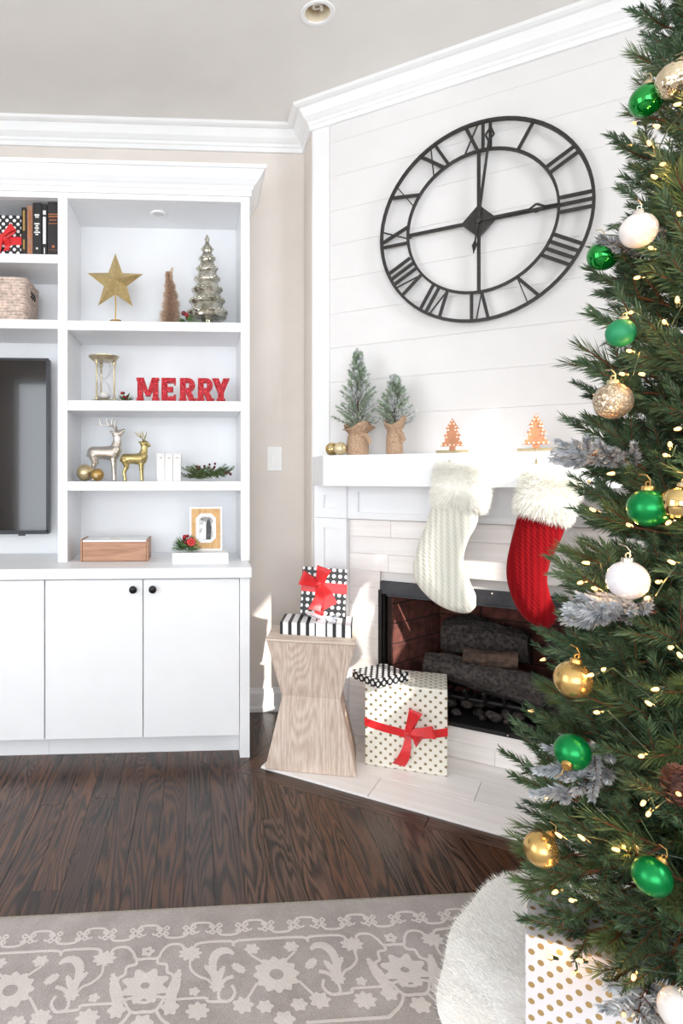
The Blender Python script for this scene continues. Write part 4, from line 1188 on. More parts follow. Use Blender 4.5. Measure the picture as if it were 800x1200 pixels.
for (x0, x1, z0, z1) in ((0, 0.33, 0, 0.34), (0.33, 0.67, 0, 0.22), (0.67, 1, 0, 0.34), (0, 0.25, 0.34, 0.68), (0.75, 1, 0.34, 0.68), (0, 0.36, 0.68, 1), (0.36, 0.68, 0.80, 1), (0.68, 1, 0.68, 1), (0.25, 0.33, 0.22, 0.80), (0.67, 0.75, 0.22, 0.80)):
    MB().box(-W_ / 2 + b_ + fw * x0 + .0004, -W_ / 2 + b_ + fw * x1 - .0004, -0.003, 0.0, b_ + fh * z0 + .0004, b_ + fh * z1 - .0004).build('veneer', M['oakframe'], pf, (0, -0.0002 * (n6 % 3), 0)); n6 += 1
def octo(w, h, c): return [(-w + c, -h), (w - c, -h), (w, -h + c), (w, h - c), (w - c, h), (-w + c, h), (-w, h - c), (-w, -h + c)]
cz = H_ / 2 + 0.002
MB().prism([(x, z + cz) for x, z in octo(0.042, 0.062, 0.020)], -0.0060, -0.0005, 'xz').build('mat_board', M['white'], pf)
ph = MB().prism([(x, z + cz) for x, z in octo(0.030, 0.050, 0.014)], -0.0068, -0.0055, 'xz').build('print', plain('grey_print_paper', (196, 196, 194), 0.5, nz=0.25, nscale=60), pf)
MB().prism([(0.000, cz - 0.048), (0.020, cz - 0.048), (0.024, cz + 0.004), (0.018, cz + 0.030), (0.010, cz + 0.036), (0.004, cz + 0.030), (0.001, cz + 0.010)], -0.0072, -0.0066, 'xz').build('print_dark', plain('dark_grey_print', (66, 66, 68), 0.5, nz=0.3, nscale=90), ph)
MB().prism([(-0.026, cz - 0.048), (0.000, cz - 0.048), (0.001, cz - 0.005), (-0.002, cz + 0.022), (-0.008, cz + 0.026), (-0.013, cz + 0.018), (-0.014, cz)], -0.0072, -0.0066, 'xz').build('print_light', plain('white_print', (238, 238, 236), 0.5, nz=0.02), ph)
MB().prism([(-0.024, cz + 0.030), (0.024, cz + 0.030), (0.022, cz + 0.040), (0.012, cz + 0.046), (-0.012, cz + 0.046), (-0.022, cz + 0.040)], -0.0070, -0.0066, 'xz').build('print_dark', plain('mid_grey_print', (120, 120, 120), 0.5, nz=0.4, nscale=120), ph)
MB().box(-0.02, 0.02, 0.016, 0.020, 0.02, 0.12).build('easel', M['walnut'], pf)
pkk = leafy_pick('berry_pick', 'red berry and flower pick with green leaves leaning on the photo frame', (-0.050, 2.515, ZC + 0.046), 0.068, 0.04, 0.075, 40, 8, 41, br=0.0078)
mb = MB()
for k in range(8):
    a = 2 * math.pi * k / 8; mb.sphere((0.022 + 0.011 * math.cos(a), -0.034, 0.045 + 0.011 * math.sin(a)), 0.008, 8, 6, 0.8)
mb.sphere((0.022, -0.040, 0.045), 0.006, 8, 6)
mb.build('red_flower', plain('coral_red_petal', (206, 58, 60), 0.5, nz=0.15, nscale=120), pkk, smooth=60)

# ------------------------------------------------------------------ on the mantel
def on_mantel(s, d): return bp(s, d, MT)
cap_ball('ornament_ball', 'mirror-bright gold ball on the mantel next to the frosted trees', on_mantel(0.136, -0.108) + Vector((0, 0, 0.0285)), 0.028, M['mirror_gold'], tilt=(RAD(60), RAD(-60), 0))
cap_ball('ornament_ball', 'pale satin gold ball on the mantel against the burlap pot', on_mantel(0.190, -0.152) + Vector((0, 0, 0.0275)), 0.027, plain('pale_champagne_satin', (226, 208, 168), 0.38, 0.6, nz=0.02), tilt=(RAD(70), RAD(30), 0))
M['burlap'] = plain('tan_burlap', (178, 148, 122), 0.85, nz=0.14, nscale=150, bump=0.5)
M['frost'] = plain('frosted_needle', (146, 160, 140), 0.7, nz=0.3, nscale=60)
M['frost_lt'] = plain('flocked_needle', (196, 200, 198), 0.8, nz=0.22, nscale=60)
M['twig'] = plain('brown_twig', (92, 62, 40), 0.85, nz=0.2, nscale=60)
def burlap_tree(label, loc, H, sw, sh, folr, seed, flare):
    rr = random.Random(seed)
    t = thing('burlap_potted_tree', label, 'christmas tree', loc, -PHI)
    # gathered sack: body, neck and a loose flared collar
    n = 28; prof = [(sw * 0.96, 0.0), (sw * 1.04, 0.012), (sw * 1.03, sh * 0.45), (sw * 0.97, sh * 0.66), (sw * 0.80, sh * 0.72), (sw * 1.05, sh * 0.82), (sw * 1.30, sh * 0.93), (sw * 1.42, sh * 1.0 + flare)]
    vs = []; fs = []
    for i in range(n):
        a = 2 * math.pi * i / n
        for k, (r, z) in enumerate(prof):
            w = 0.02 + 0.09 * max(0, (k - 3)) / 4
            f = 1 + w * math.sin(a * 5 + seed + k * 0.5) + 0.4 * w * math.sin(a * 9 + 2 * seed)
            zz = z + (0.018 * math.sin(a * 2 + seed) * max(0, k - 5) / 2)
            vs.append((r * f * math.cos(a), r * f * math.sin(a), zz))
    m = len(prof)
    for i in range(n):
        j = (i + 1) % n
        for k in range(m - 1): fs.append((i * m + k, j * m + k, j * m + k + 1, i * m + k + 1))
    fs.append([i * m for i in range(n)][::-1])
    o = MB().add(vs, fs).build('burlap_sack', M['burlap'], t, smooth=60)
    so = o.modifiers.new('cloth', 'SOLIDIFY'); so.thickness = 0.003
    tp = [(sw * 0.86 * math.cos(k * math.pi / 10), sw * 0.86 * math.sin(k * math.pi / 10), sh * 0.72) for k in range(21)]
    MB().tube(tp, 0.0032, 6).build('twine', M['burlap'], t)
    MB().strip(smooth_curve([(sw * 0.5, -sw * 0.75, sh * 0.72), (sw * 1.15, -sw * 0.95, sh * 0.66), (sw * 1.5, -sw * 0.7, sh * 0.40)], 5), (0.5, 0, 0.8), 0.016, 0.002).build('tie_end', M['burlap'], t)
    MB().tube([(0, 0, 0.02), (0, 0, H * 0.9)], [0.006, 0.002], 7).build('stem', M['twig'], t)
    mb = MB()
    z0 = sh * 0.86; N = int(105 * H / 0.43)
    for k in range(N):
        u = (k + rr.random()) / N; z = z0 + (H - z0) * u * 0.93
        a = k * 2.399 + rr.uniform(-0.3, 0.3); r = folr * (1 - u) ** 0.85 * rr.uniform(0.75, 1.1) + 0.010
        d = Vector((math.cos(a), math.sin(a), 0.45 + 1.2 * u))
        needle_sprig(mb, Vector((0, 0, z)) + Vector((d.x, d.y, 0)) * r * 0.15, d, r * 1.02, 52, 0.021, 0.0016, rr, up=0.5, mats=(0 if rr.random() < 0.6 else 2, 1))
    needle_sprig(mb, Vector((0, 0, H * 0.82)), Vector((-0.05, 0, 1)), H * 0.18, 80, 0.017, 0.0014, rr)
    stuff(mb.build('foliage', [M['frost'], M['twig'], M['frost_lt']], t))
    return t
burlap_tree('taller frosted mini tree in a burlap sack on the mantel', on_mantel(0.252, -0.118), 0.435, 0.043, 0.118, 0.085, 3, 0.0)
burlap_tree('shorter frosted mini tree in a loosely tied burlap sack on the mantel', on_mantel(0.401, -0.112), 0.315, 0.031, 0.128, 0.072, 8, 0.008)

M['copper_wood'] = plain('copper_stained_wood', (196, 132, 94), 0.5, nz=0.08, nscale=30)
M['holder'] = plain('aged_brass_bar', (162, 148, 116), 0.4, 0.7, nz=0.08, nscale=30)
M['marquee_bulb'] = NT('marquee_bulb').set(Base_Color=lin((255, 246, 232)), Roughness=0.3, Emission_Color=lin((255, 236, 208)), Emission_Strength=0.35).m
def stocking_holder(label, s, d, sc):
    t = thing('stocking_holder', label, 'stocking holder', on_mantel(s, d), -PHI, 'tree-shaped stocking holders on the mantel')
    w = 0.060 * sc
    MB().cbox(-w, w, -0.012, 0.012, 0.0, 0.013, 0.002).build('base_bar', M['holder'], t)
    hk = MB(); hk.tube(smooth_curve([(0.006, -0.012, 0.008), (0.006, -0.045, 0.006), (0.006, -0.058, -0.006), (0.006, -0.060, -0.030), (0.006, -0.070, -0.040), (0.006, -0.080, -0.028)], 4), 0.004, 8)
    hk.build('hook', M['brass'], t, smooth=60)
    hw = 0.044 * sc; H = 0.108 * sc; z0 = 0.027
    half = [(0.014, 0.0), (hw, 0.0), (hw * 0.50, H * 0.33), (hw * 0.78, H * 0.33), (hw * 0.32, H * 0.62), (hw * 0.54, H * 0.62), (0.0, H)]
    poly = [(x * 1.0, z0 + z) for x, z in half[1:]] + [(-x, z0 + z) for x, z in half[::-1][1:-1]]
    tr = MB().prism(poly, -0.008, 0.008, 'xz').build('tree_panel', M['copper_wood'], t)
    MB().box(-0.011 * sc, 0.011 * sc, -0.007, 0.007, 0.013, z0 + 0.002).build('trunk', M['copper_wood'], t)
    pts = []
    for i in range(len(poly)):
        a = Vector(poly[i]); b = Vector(poly[(i + 1) % len(poly)]); n = max(1, round((b - a).length / 0.017))
        for k in range(n): pts.append(a.lerp(b, k / n))
    c = Vector((0, z0 + H * 0.35))
    for p in pts:
        q = p.lerp(c, 0.13)
        MB().sphere((q.x, -0.010, q.y), 0.0029, 8, 6).build('bulb', M['marquee_bulb'], tr, smooth=70)
    return t
stocking_holder('smaller copper marquee tree stocking holder above the white stocking', 0.622, -0.120, 0.97)
stocking_holder('larger copper marquee tree stocking holder above the red stocking', 0.905, -0.120, 1.0)

# ------------------------------------------------------------------ stockings
def mat_knit(name, rgb, sc_x, sc_z):
    t = NT(name); tc = t.n.new('ShaderNodeTexCoord')
    w1 = t.node('ShaderNodeTexWave', wave_type='BANDS', bands_direction='X', i_Scale=sc_x); w1.inputs['Distortion'].default_value = 3.0; w1.inputs['Detail'].default_value = 1.0; w1.inputs['Detail Scale'].default_value = 0.6
    t.l(t.mapping(tc.outputs['Object'], (1, 1, 0.35)), w1.inputs['Vector'])
    w2 = t.node('ShaderNodeTexWave', wave_type='BANDS', bands_direction='DIAGONAL', i_Scale=sc_z); t.l(tc.outputs['Object'], w2.inputs['Vector'])
    n = t.noise(tc.outputs['Object'], 220, 3)
    g = t.math('ADD', t.math('ADD', t.math('MULTIPLY', w1.outputs['Fac'], 0.6), t.math('MULTIPLY', w2.outputs['Fac'], 0.25)), t.math('MULTIPLY', n, 0.3))
    t.l(t.ramp(g, [(0.1, lin(tuple(c * 0.88 for c in rgb))), (0.8, lin(rgb))]), t.b.inputs['Base Color'])
    t.set(Roughness=0.9, Sheen_Weight=0.05, Specular_IOR_Level=0.12); t.bump(g, 0.38, 0.005)
    return t.m
M['white_knit'] = mat_knit('cream_cable_knit', (226, 224, 212), 14.0, 40.0)
M['red_knit'] = mat_knit('red_rib_knit', (134, 6, 15), 17.0, 40.0)
M['fur'] = plain('white_faux_fur', (250, 247, 240), 0.9, nz=0.03, nscale=60, Sheen_Weight=0.3)
def stocking(label, stations, cuff, mat, seed, d=-0.225):
    """stations: (s_left, z_left, s_right, z_right) from top to toe in the wall's plane; cuff: centre s,z, half width, half height, tilt"""
    cs = (stations[0][0] + stations[0][2]) / 2
    t = thing('christmas_stocking', label, 'stocking', bp(cs, d, stations[0][1]), -PHI)
    z00 = stations[0][1]
    # refine stations
    L = smooth_curve([(a, b, 0) for a, b, _, _ in stations], 4); R_ = smooth_curve([(a, b, 0) for _, _, a, b in stations], 4)
    n = 28; vs = []; fs = []; m = len(L)
    for i in range(m):
        l = L[i]; r = R_[i]; c = (l + r) / 2; h = (r - l) / 2; wdt = h.length
        u = i / (m - 1)
        th = min(0.030, wdt * 0.55 + 0.002)
        for k in range(n):
            q = 2 * math.pi * k / n
            rib = 1 + 0.05 * math.cos(q * 9 + u * 3)
            vs.append((c.x + h.x * math.cos(q) - cs, -th * math.sin(q) * rib, c.y + h.y * math.cos(q) - z00))
    for i in range(m - 1):
        for k in range(n):
            k2 = (k + 1) % n; fs.append((i * n + k, i * n + k2, (i + 1) * n + k2, (i + 1) * n + k))
    fs.append(list(range(n))[::-1]); fs.append([(m - 1) * n + k for k in range(n)])
    o = MB().add(vs, fs).build('sock_body', mat, t, smooth=80); fix_normals(o)
    # fur cuff: padded band covered in strands
    ccx, ccz, hw, hh, tilt = cuff
    rr = random.Random(seed); cb = MB(); fm = MB()
    ct_, stt = math.cos(tilt), math.sin(tilt)
    nu, nv = 26, 12; cv = []; cf = []
    def cuffp(q, v, k=1.0):
        # rounded band: superellipse section
        e = math.copysign(abs(math.sin(v)) ** 0.6, math.sin(v)); c_ = abs(math.cos(v)) ** 0.5
        x = hw * k * math.cos(q) * (0.72 + 0.28 * c_); y = -0.034 * k * math.sin(q) * (0.72 + 0.28 * c_); zz = hh * k * e
        return Vector((ccx - cs + x * ct_ - zz * stt, y, ccz - z00 + x * stt + zz * ct_))
    for i in range(nv + 1):
        v = -math.pi / 2 + math.pi * i / nv
        for j in range(nu): cv.append(cuffp(2 * math.pi * j / nu, v, 0.94))
    for i in range(nv):
        for j in range(nu):
            j2 = (j + 1) % nu; cf.append((i * nu + j, i * nu + j2, (i + 1) * nu + j2, (i + 1) * nu + j))
    cuf = cb.add(cv, cf).build('fur_cuff', M['fur'], t, smooth=80)
    cen = Vector((ccx - cs, 0, ccz - z00))
    for k in range(13000):
        q = rr.uniform(0, 2 * math.pi); v = math.asin(rr.uniform(-1, 1))
        p = cuffp(q, v, 0.86); nrm = (cuffp(q, v, 1.0) - cen).normalized()
        dr = (nrm + Vector((rr.uniform(-.5, .5), rr.uniform(-.5, .5), rr.uniform(-.9, .3)))).normalized()
        ln = rr.uniform(0.018, 0.036); w = dr.cross(Vector((rr.uniform(-1, 1), rr.uniform(-1, 1), rr.uniform(-1, 1)))).normalized() * 0.0007
        fm.add([p + w, p - w, p + dr * ln * 0.6 + w * 0.7 + Vector((0, 0, -0.002)), p + dr * ln * 0.6 - w * 0.7 + Vector((0, 0, -0.002)), p + dr * ln + Vector((0, 0, -0.006))], [(0, 1, 3, 2), (2, 3, 4)])
    stuff(fm.build('fur', M['fur'], cuf))
    MB().tube(smooth_curve([(ccx - cs - 0.012, 0.008, ccz - z00 + hh * 0.8), (ccx - cs - 0.010, 0.020, ccz - z00 + hh + 0.012), (ccx - cs + 0.006, 0.028, ccz - z00 + hh + 0.022)], 4), 0.003, 6).build('hanging_loop', M['fur'], t)
    return t
WS = [(0.581, 1.046, 0.735, 1.035), (0.553, 0.946, 0.728, 0.953), (0.526, 0.872, 0.699, 0.891), (0.507, 0.807, 0.684, 0.841), (0.504, 0.766, 0.682, 0.805), (0.510, 0.729, 0.690, 0.775),
      (0.541, 0.687, 0.707, 0.731), (0.587, 0.651, 0.722, 0.696), (0.635, 0.632, 0.723, 0.669), (0.676, 0.626, 0.722, 0.654), (0.702, 0.630, 0.710, 0.638)]
RS = [(0.867, 1.035, 1.007, 0.985), (0.851, 0.957, 0.994, 0.926), (0.832, 0.874, 0.972, 0.869), (0.824, 0.830, 0.957, 0.831), (0.821, 0.791, 0.949, 0.796), (0.824, 0.751, 0.947, 0.762),
      (0.835, 0.708, 0.954, 0.725), (0.853, 0.666, 0.964, 0.695), (0.877, 0.634, 0.974, 0.668), (0.913, 0.612, 0.974, 0.640), (0.944, 0.607, 0.959, 0.615)]
stocking('cream cable-knit stocking with white fur cuff hanging from the mantel', WS, (0.672, 1.082, 0.096, 0.080, -0.10), M['white_knit'], 51)
stocking('red knit stocking with white fur cuff hanging from the mantel', RS, (0.945, 1.050, 0.088, 0.076, -0.24), M['red_knit'], 52)

# ------------------------------------------------------------------ hearth: wooden stool and gifts
HZ_ = 0.0085
A_ = RAD(-14.2)
stl = thing('wooden_stool', 'pale washed wood hourglass stool on the hearth holding two gifts', 'stool', (0.4165, 2.246, HZ_), A_)
W1, WW = 0.1675, 0.110
def ring4(z, hw, f, b, sh=0.0): return [(-hw + sh, f, z), (hw + sh, f, z), (hw + sh, b, z), (-hw + sh, b, z)]
lev = [ring4(0.0, W1, 0.0, 0.275), ring4(0.004, W1 + .001, -0.001, 0.276), ring4(0.262, WW, 0.030, 0.235), ring4(0.272, WW, 0.031, 0.234), ring4(0.480, W1 - 0.004, 0.004, 0.215), ring4(0.484, W1 - 0.002, 0.002, 0.216)]
vs = [p for l in lev for p in l]; fs = [(3, 2, 1, 0)]
for i in range(len(lev) - 1):
    for k in range(4): fs.append((i * 4 + k, i * 4 + (k + 1) % 4, (i + 1) * 4 + (k + 1) % 4, (i + 1) * 4 + k))
fs.append([(len(lev) - 1) * 4 + k for k in range(4)])
o = MB().add(vs, fs).build('hourglass_body', M['stool'], stl)
bv = o.modifiers.new('edge', 'BEVEL'); bv.width = 0.003; bv.segments = 2; bv.limit_method = 'ANGLE'; bv.angle_limit = RAD(30)
tp = MB().cbox(-W1, W1, 0.0, 0.218, 0.4845, 0.492, 0.002).build('seat_top', mat_wood('pale_washed_elm_top', (186, 164, 146), (214, 196, 180), (230, 216, 204), (0.1, 1, 1), 6.0), stl)
ZS = HZ_ + 0.492
g2 = dotted_box('gift_box', 'flat gift in black and white stripes with a white bow on the stool', M['stripes'], 0.275, 0.150, 0.048, (0.470, 2.388, ZS), (0, 0, RAD(-15.5)))
bow(g2, M['white_ribbon'], (0.03, -0.02, 0.050), 0.9, outn=(0, 0, 1), up=(0, 1, 0), w=0.034, loops=((-0.95, -0.25), (0.9, -0.2)), tails=((-0.4, -0.6), (0.5, -0.55)), L=0.075)
wrap_loop([(0.02, -0.0765, 0.0), (0.02, -0.0765, 0.0492), (0.02, 0.0765, 0.0492), (0.02, 0.0765, 0.0)], (1, 0, 0), 0.036, g2, M['white_ribbon'])
g3 = dotted_box('gift_box', 'black gift with white dots and red bow leaning upright on the stool', M['dots_bw'], 0.178, 0.062, 0.190, (0.500, 2.437, ZS + 0.0515), (RAD(-7), RAD(3.5), RAD(-10)))
wrap_loop([(-0.0902, -0.0322, 0.113), (0.0902, -0.0322, 0.113), (0.0902, 0.0322, 0.113), (-0.0902, 0.0322, 0.113)], (0, 0, 1), 0.040, g3, M['red_ribbon'])
wrap_loop([(-0.012, -0.0325, 0.0), (-0.012, -0.0325, 0.1905), (-0.012, 0.0325, 0.1905), (-0.012, 0.0325, 0.0)], (1, 0, 0), 0.036, g3, M['red_ribbon'])
bow(g3, M['red_ribbon'], (-0.022, -0.036, 0.125), 1.0, w=0.05, loops=((-0.95, 0.30), (0.25, 0.9)), tails=((-0.12, -1.15), (0.55, -0.95)), L=0.075, seed=2)

GA = RAD(-22.2)
gc = Vector((0.773, 2.238, HZ_)) + Vector((math.sin(-GA), math.cos(-GA), 0)) * 0.11
gw, gd, gh = 0.298, 0.20, 0.318
g4 = dotted_box('gift_box', 'large cream gift with gold dots and a red bow standing on the hearth', M['dots_gold'], gw, gd, gh, gc, (0, 0, GA), c=0.003)
zb = 0.150
def sag(x): return zb - 0.012 * math.cos(x / 0.149 * math.pi / 2)
fp = [(-gw / 2 - .001 + (gw + .002) * k / 10, -gd / 2 - 0.0015, zb + 0.016 - 0.028 * math.sin(math.pi * k / 10) * (0.8 if k < 5 else 1.0)) for k in range(11)]
mbp = MB(); mbp.strip(fp, (0, 0, 1), 0.030); mbp.strip([fp[-1], (gw / 2 + .0015, gd / 2 + .0015, zb + 0.016), (-gw / 2 - .0015, gd / 2 + .0015, zb + 0.016), fp[0]], (0, 0, 1), 0.030)
mbp.build('ribbon_band', M['red_ribbon'], g4)
bow(g4, M['red_ribbon'], (0.010, -gd / 2 - 0.004, zb - 0.004), 1.0, w=0.040, loops=((0.30, 0.95), (0.95, 0.25)), tails=((-0.30, -1.05), (0.35, -0.25)), L=0.098, seed=5)
g5 = dotted_box('gift_box', 'small flat black gift with white dots on top of the large cream gift', M['dots_bw_small'], 0.165, 0.135, 0.034, (0.704, 2.322, HZ_ + gh + 0.0004), (0, 0, RAD(27)), c=0.0015)

# ------------------------------------------------------------------ rug
RA = RAD(1.145)
rug = thing('area_rug', 'taupe patterned rug with cream floral border on the dark floor', 'rug', (-0.495, 1.552, 0.0), RA)
def mat_pile(name, lo, hi):
    t = NT(name); tc = t.n.new('ShaderNodeTexCoord')
    a = t.noise(tc.outputs['Object'], 9, 5, 0.65); b = t.noise(t.mapping(tc.outputs['Object'], (1, 0.6, 1)), 420, 2)
    g = t.math('ADD', t.math('MULTIPLY', a, 0.55), t.math('MULTIPLY', b, 0.45))
    t.l(t.ramp(g, [(0.3, lin(lo)), (0.7, lin(hi))]), t.b.inputs['Base Color']); t.set(Roughness=0.95, Sheen_Weight=0.25); t.bump(b, 0.6, 0.003)
    return t.m
M['rug'] = mat_pile('taupe_rug_pile', (134, 124, 119), (178, 170, 165)); M['rug_cream'] = mat_pile('cream_rug_pile', (190, 181, 175), (210, 203, 198))
RX0, RX1, RY = -1.35, 1.55, 2.30
MB().cbox(RX0, RX1, -RY, 0.0, 0.0, 0.009, 0.002).build('pile_field', M['rug'], rug)
MB().box(RX0, RX1, 0.0, 0.004, 0.0, 0.0085).build('bound_edge', plain('rug_binding', (150, 146, 132), 0.9, nz=0.1, nscale=200), rug)
ZR = 0.0092
HALF = {
 'L1': ([(-0.312, 0.117), (-0.212, 0.118), (-0.2, 0.132), (-0.193, 0.118), (-0.121, 0.119), (-0.107, 0.134)], 0.007),
 'L2': ([(-0.084, 0.14), (-0.081, 0.125), (-0.067, 0.118), (-0.047, 0.121), (-0.033, 0.138), (-0.024, 0.157), (0.001, 0.156)], 0.007),
 'L3': ([(-0.024, 0.157), (-0.025, 0.172), (-0.044, 0.177), (-0.047, 0.198), (-0.06, 0.208), (-0.062, 0.233), (-0.055, 0.25), (-0.043, 0.264), (-0.025, 0.261), (-0.011, 0.272), (0.0, 0.274)], 0.007),
 'L4': ([(-0.043, 0.264), (-0.026, 0.294), (0.001, 0.296)], 0.007), 'L4b': ([(-0.026, 0.294), (-0.041, 0.319), (-0.075, 0.345)], 0.007),
 'L5': ([(-0.098, 0.167), (-0.099, 0.194), (-0.117, 0.215), (-0.136, 0.225), (-0.148, 0.243)], 0.006),
 'leaf1': ([(-0.197, 0.157), (-0.185, 0.147), (-0.165, 0.149), (-0.151, 0.169), (-0.149, 0.199), (-0.152, 0.237)], 0.013),
 'leaf2': ([(-0.151, 0.243), (-0.15, 0.21), (-0.132, 0.188)], 0.011), 'leaf3': ([(-0.155, 0.243), (-0.161, 0.22), (-0.173, 0.194)], 0.010),
 'L8': ([(-0.158, 0.253), (-0.159, 0.279), (-0.18, 0.282), (-0.193, 0.263), (-0.188, 0.245)], 0.007), 'L8b': ([(-0.191, 0.221), (-0.174, 0.228), (-0.159, 0.248)], 0.009),
 'L6': ([(-0.176, 0.283), (-0.135, 0.281), (-0.128, 0.271), (-0.064, 0.271)], 0.006), 'L7': ([(-0.242, 0.244), (-0.21, 0.292)], 0.006), 'L7b': ([(-0.238, 0.163), (-0.261, 0.185)], 0.006),
 'pear': ([(-0.073, 0.196), (-0.064, 0.235), (-0.057, 0.26), (-0.055, 0.291)], 0.016), 'leaf4': ([(-0.216, 0.208), (-0.196, 0.189)], 0.012),
 'M1': ([(-0.245, 0.345), (-0.075, 0.345)], 0.007)}
BLOB = [(-0.098, 0.149, 0.024, 0.019, 9), (-0.155, 0.245, 0.014, 0.012, 6), (-0.106, 0.254, 0.011, 0.010, 5), (-0.112, 0.302, 0.022, 0.019, 8), (-0.242, 0.146, 0.016, 0.014, 6), (-0.207, 0.295, 0.020, 0.018, 7), (-0.253, 0.302, 0.016, 0.014, 6),
        (-0.055, 0.288, 0.017, 0.018, 6)]
mo = MB(); RZ = [0.00915]
def ribbon2(pts, w, mir, x0, taper=False):
    P = smooth_curve([(x * mir + x0, -y, 0) for x, y in pts], 3)
    for i in range(len(P) - 1):
        a, b = P[i], P[i + 1]; t = (b - a)
        if t.length < 1e-6: continue
        ww = w * (0.30 + 0.95 * math.sin(math.pi * (i + 0.5) / (len(P) - 1))) if taper else w
        n = Vector((-t.y, t.x, 0)).normalized() * ww / 2; e = t.normalized() * ww * 0.25
        RZ[0] += 4e-7; mo.prism([((a - n - e).x, (a - n - e).y), ((b - n + e).x, (b - n + e).y), ((b + n + e).x, (b + n + e).y), ((a + n - e).x, (a + n - e).y)], 0.0085, RZ[0])
def blob2(x, y, rx, ry, k, x0, mir=1, hole=0.0, amp=0.17, z=ZR + 0.0003, ph=0.0):
    n = k * 6; o = []; q = []
    for i in range(n):
        a = 2 * math.pi * i / n; f = 1 + amp * math.cos(k * a + ph)
        o.append((x * mir + x0 + rx * f * math.cos(a), -y + ry * f * math.sin(a))); q.append((x * mir + x0 + rx * hole * math.cos(a), -y + ry * hole * math.sin(a)))
    RZ[0] += 4e-7
    if hole:
        for i in range(n): mo.prism([o[i], o[(i + 1) % n], q[(i + 1) % n], q[i]], 0.0085, RZ[0])
    else: mo.prism(o, 0.0085, RZ[0])
PER, XA0 = 0.5772, 0.3759
for c in range(-3, 3):
    xa = XA0 + c * PER; xb = xa - PER / 2
    for mir in (1, -1):
        for kk, (pts, w) in HALF.items(): ribbon2(pts, w * (1.25 if kk[0] in 'lp' else 0.9), mir, xa, kk[0] in 'lp')
        for b in BLOB: blob2(b[0], b[1], b[2], b[3], b[4], xa, mir)
    # big rosette in the lobed frame, and sunflower between
    blob2(0, 0.231, 0.046, 0.040, 8, xa, hole=0.22, amp=0.20, ph=math.pi); blob2(0, 0.136, 0.014, 0.013, 5, xa, hole=0.3)
    blob2(0, 0.322, 0.020, 0.018, 6, xa)
    blob2(0, 0.222, 0.047, 0.045, 12, xb, hole=0.34, amp=0.10); blob2(0, 0.335, 0.020, 0.018, 6, xb)
    # inner repeat of the field
    for k in range(3):
        y0 = 0.46 + 0.42 * k
        blob2(0, y0 + 0.1, 0.07, 0.065, 10, xa, hole=0.3, amp=0.18); blob2(0, y0 + 0.28, 0.05, 0.05, 8, xb, hole=0.25, amp=0.2)
        for mir in (1, -1): ribbon2([(0.02, y0), (0.12, y0 + 0.05), (0.16, y0 + 0.2), (0.26, y0 + 0.3)], 0.008, mir, xa)
    # scrolling border vine with bows
    for k in range(9):
        x0 = xa - PER / 2 + k * PER / 9.0
        up_ = (k + c * 9) % 2 == 0
        y = 0.056 if up_ else 0.096
        ribbon2([(0.004, 0.076), (0.012, y), (0.050, y), (0.058, 0.076)], 0.0055, 1, x0)
        for qx, qy in ((-0.008, 0.068), (0.008, 0.084), (0.010, 0.066), (-0.008, 0.086)):
            blob2(qx, qy, 0.0075, 0.0075, 4, x0, hole=0.45, amp=0.1)
        ribbon2([(0.0, 0.070), (0.016, 0.086), (0.024, 0.082)], 0.004, 1 if up_ else -1, x0)
mo.build('floral_motifs', M['rug_cream'], rug)

# ------------------------------------------------------------------ tree skirt and the gift under the tree
TX, TY = 1.04, 1.115
sk = thing('tree_skirt', 'round white faux fur tree skirt spread on the rug under the tree', 'tree skirt', (TX, TY, 0.0095))
rr = random.Random(77); n, m = 96, 22; vs = []; fs = []
def skz(a, u):
    f = math.sin(a * 5 + 0.6) * 0.4 + math.sin(a * 9 + 2.0) * 0.3 + math.sin(a * 3 + 4) * 0.3
    edge = 1.0 if u < 0.93 else max(0.0, (1 - u) / 0.07) ** 0.5
    return 0.004 + edge * (0.020 + 0.006 * f * u + 0.014 * (1 - u))
for i in range(n):
    a = 2 * math.pi * i / n
    for k in range(m):
        u = k / (m - 1); u = u ** 0.8
        r = 0.05 + 0.495 * u * (1 + 0.018 * math.sin(a * 7) + 0.012 * math.sin(a * 13 + 1))
        vs.append((r * math.cos(a), r * math.sin(a), skz(a, u)))
for i in range(n):
    j = (i + 1) % n
    for k in range(m - 1): fs.append((i * m + k, i * m + k + 1, j * m + k + 1, j * m + k))
def mat_plush():
    t = NT('white_plush_fur'); tc = t.n.new('ShaderNodeTexCoord')
    a = t.noise(tc.outputs['Object'], 9, 4, 0.6, 0.8); b = t.noise(tc.outputs['Object'], 180, 3)
    t.l(t.ramp(a, [(0.3, lin((228, 225, 221))), (0.7, lin((248, 247, 245)))]), t.b.inputs['Base Color'])
    t.set(Roughness=0.95, Sheen_Weight=0.5); t.bump(t.math('ADD', a, t.math('MULTIPLY', b, 0.25)), 0.7, 0.012)
    return t.m
M['plush'] = mat_plush()
sb = MB().add(vs, fs).build('plush_cloth', M['plush'], sk, smooth=80)
fm = MB()
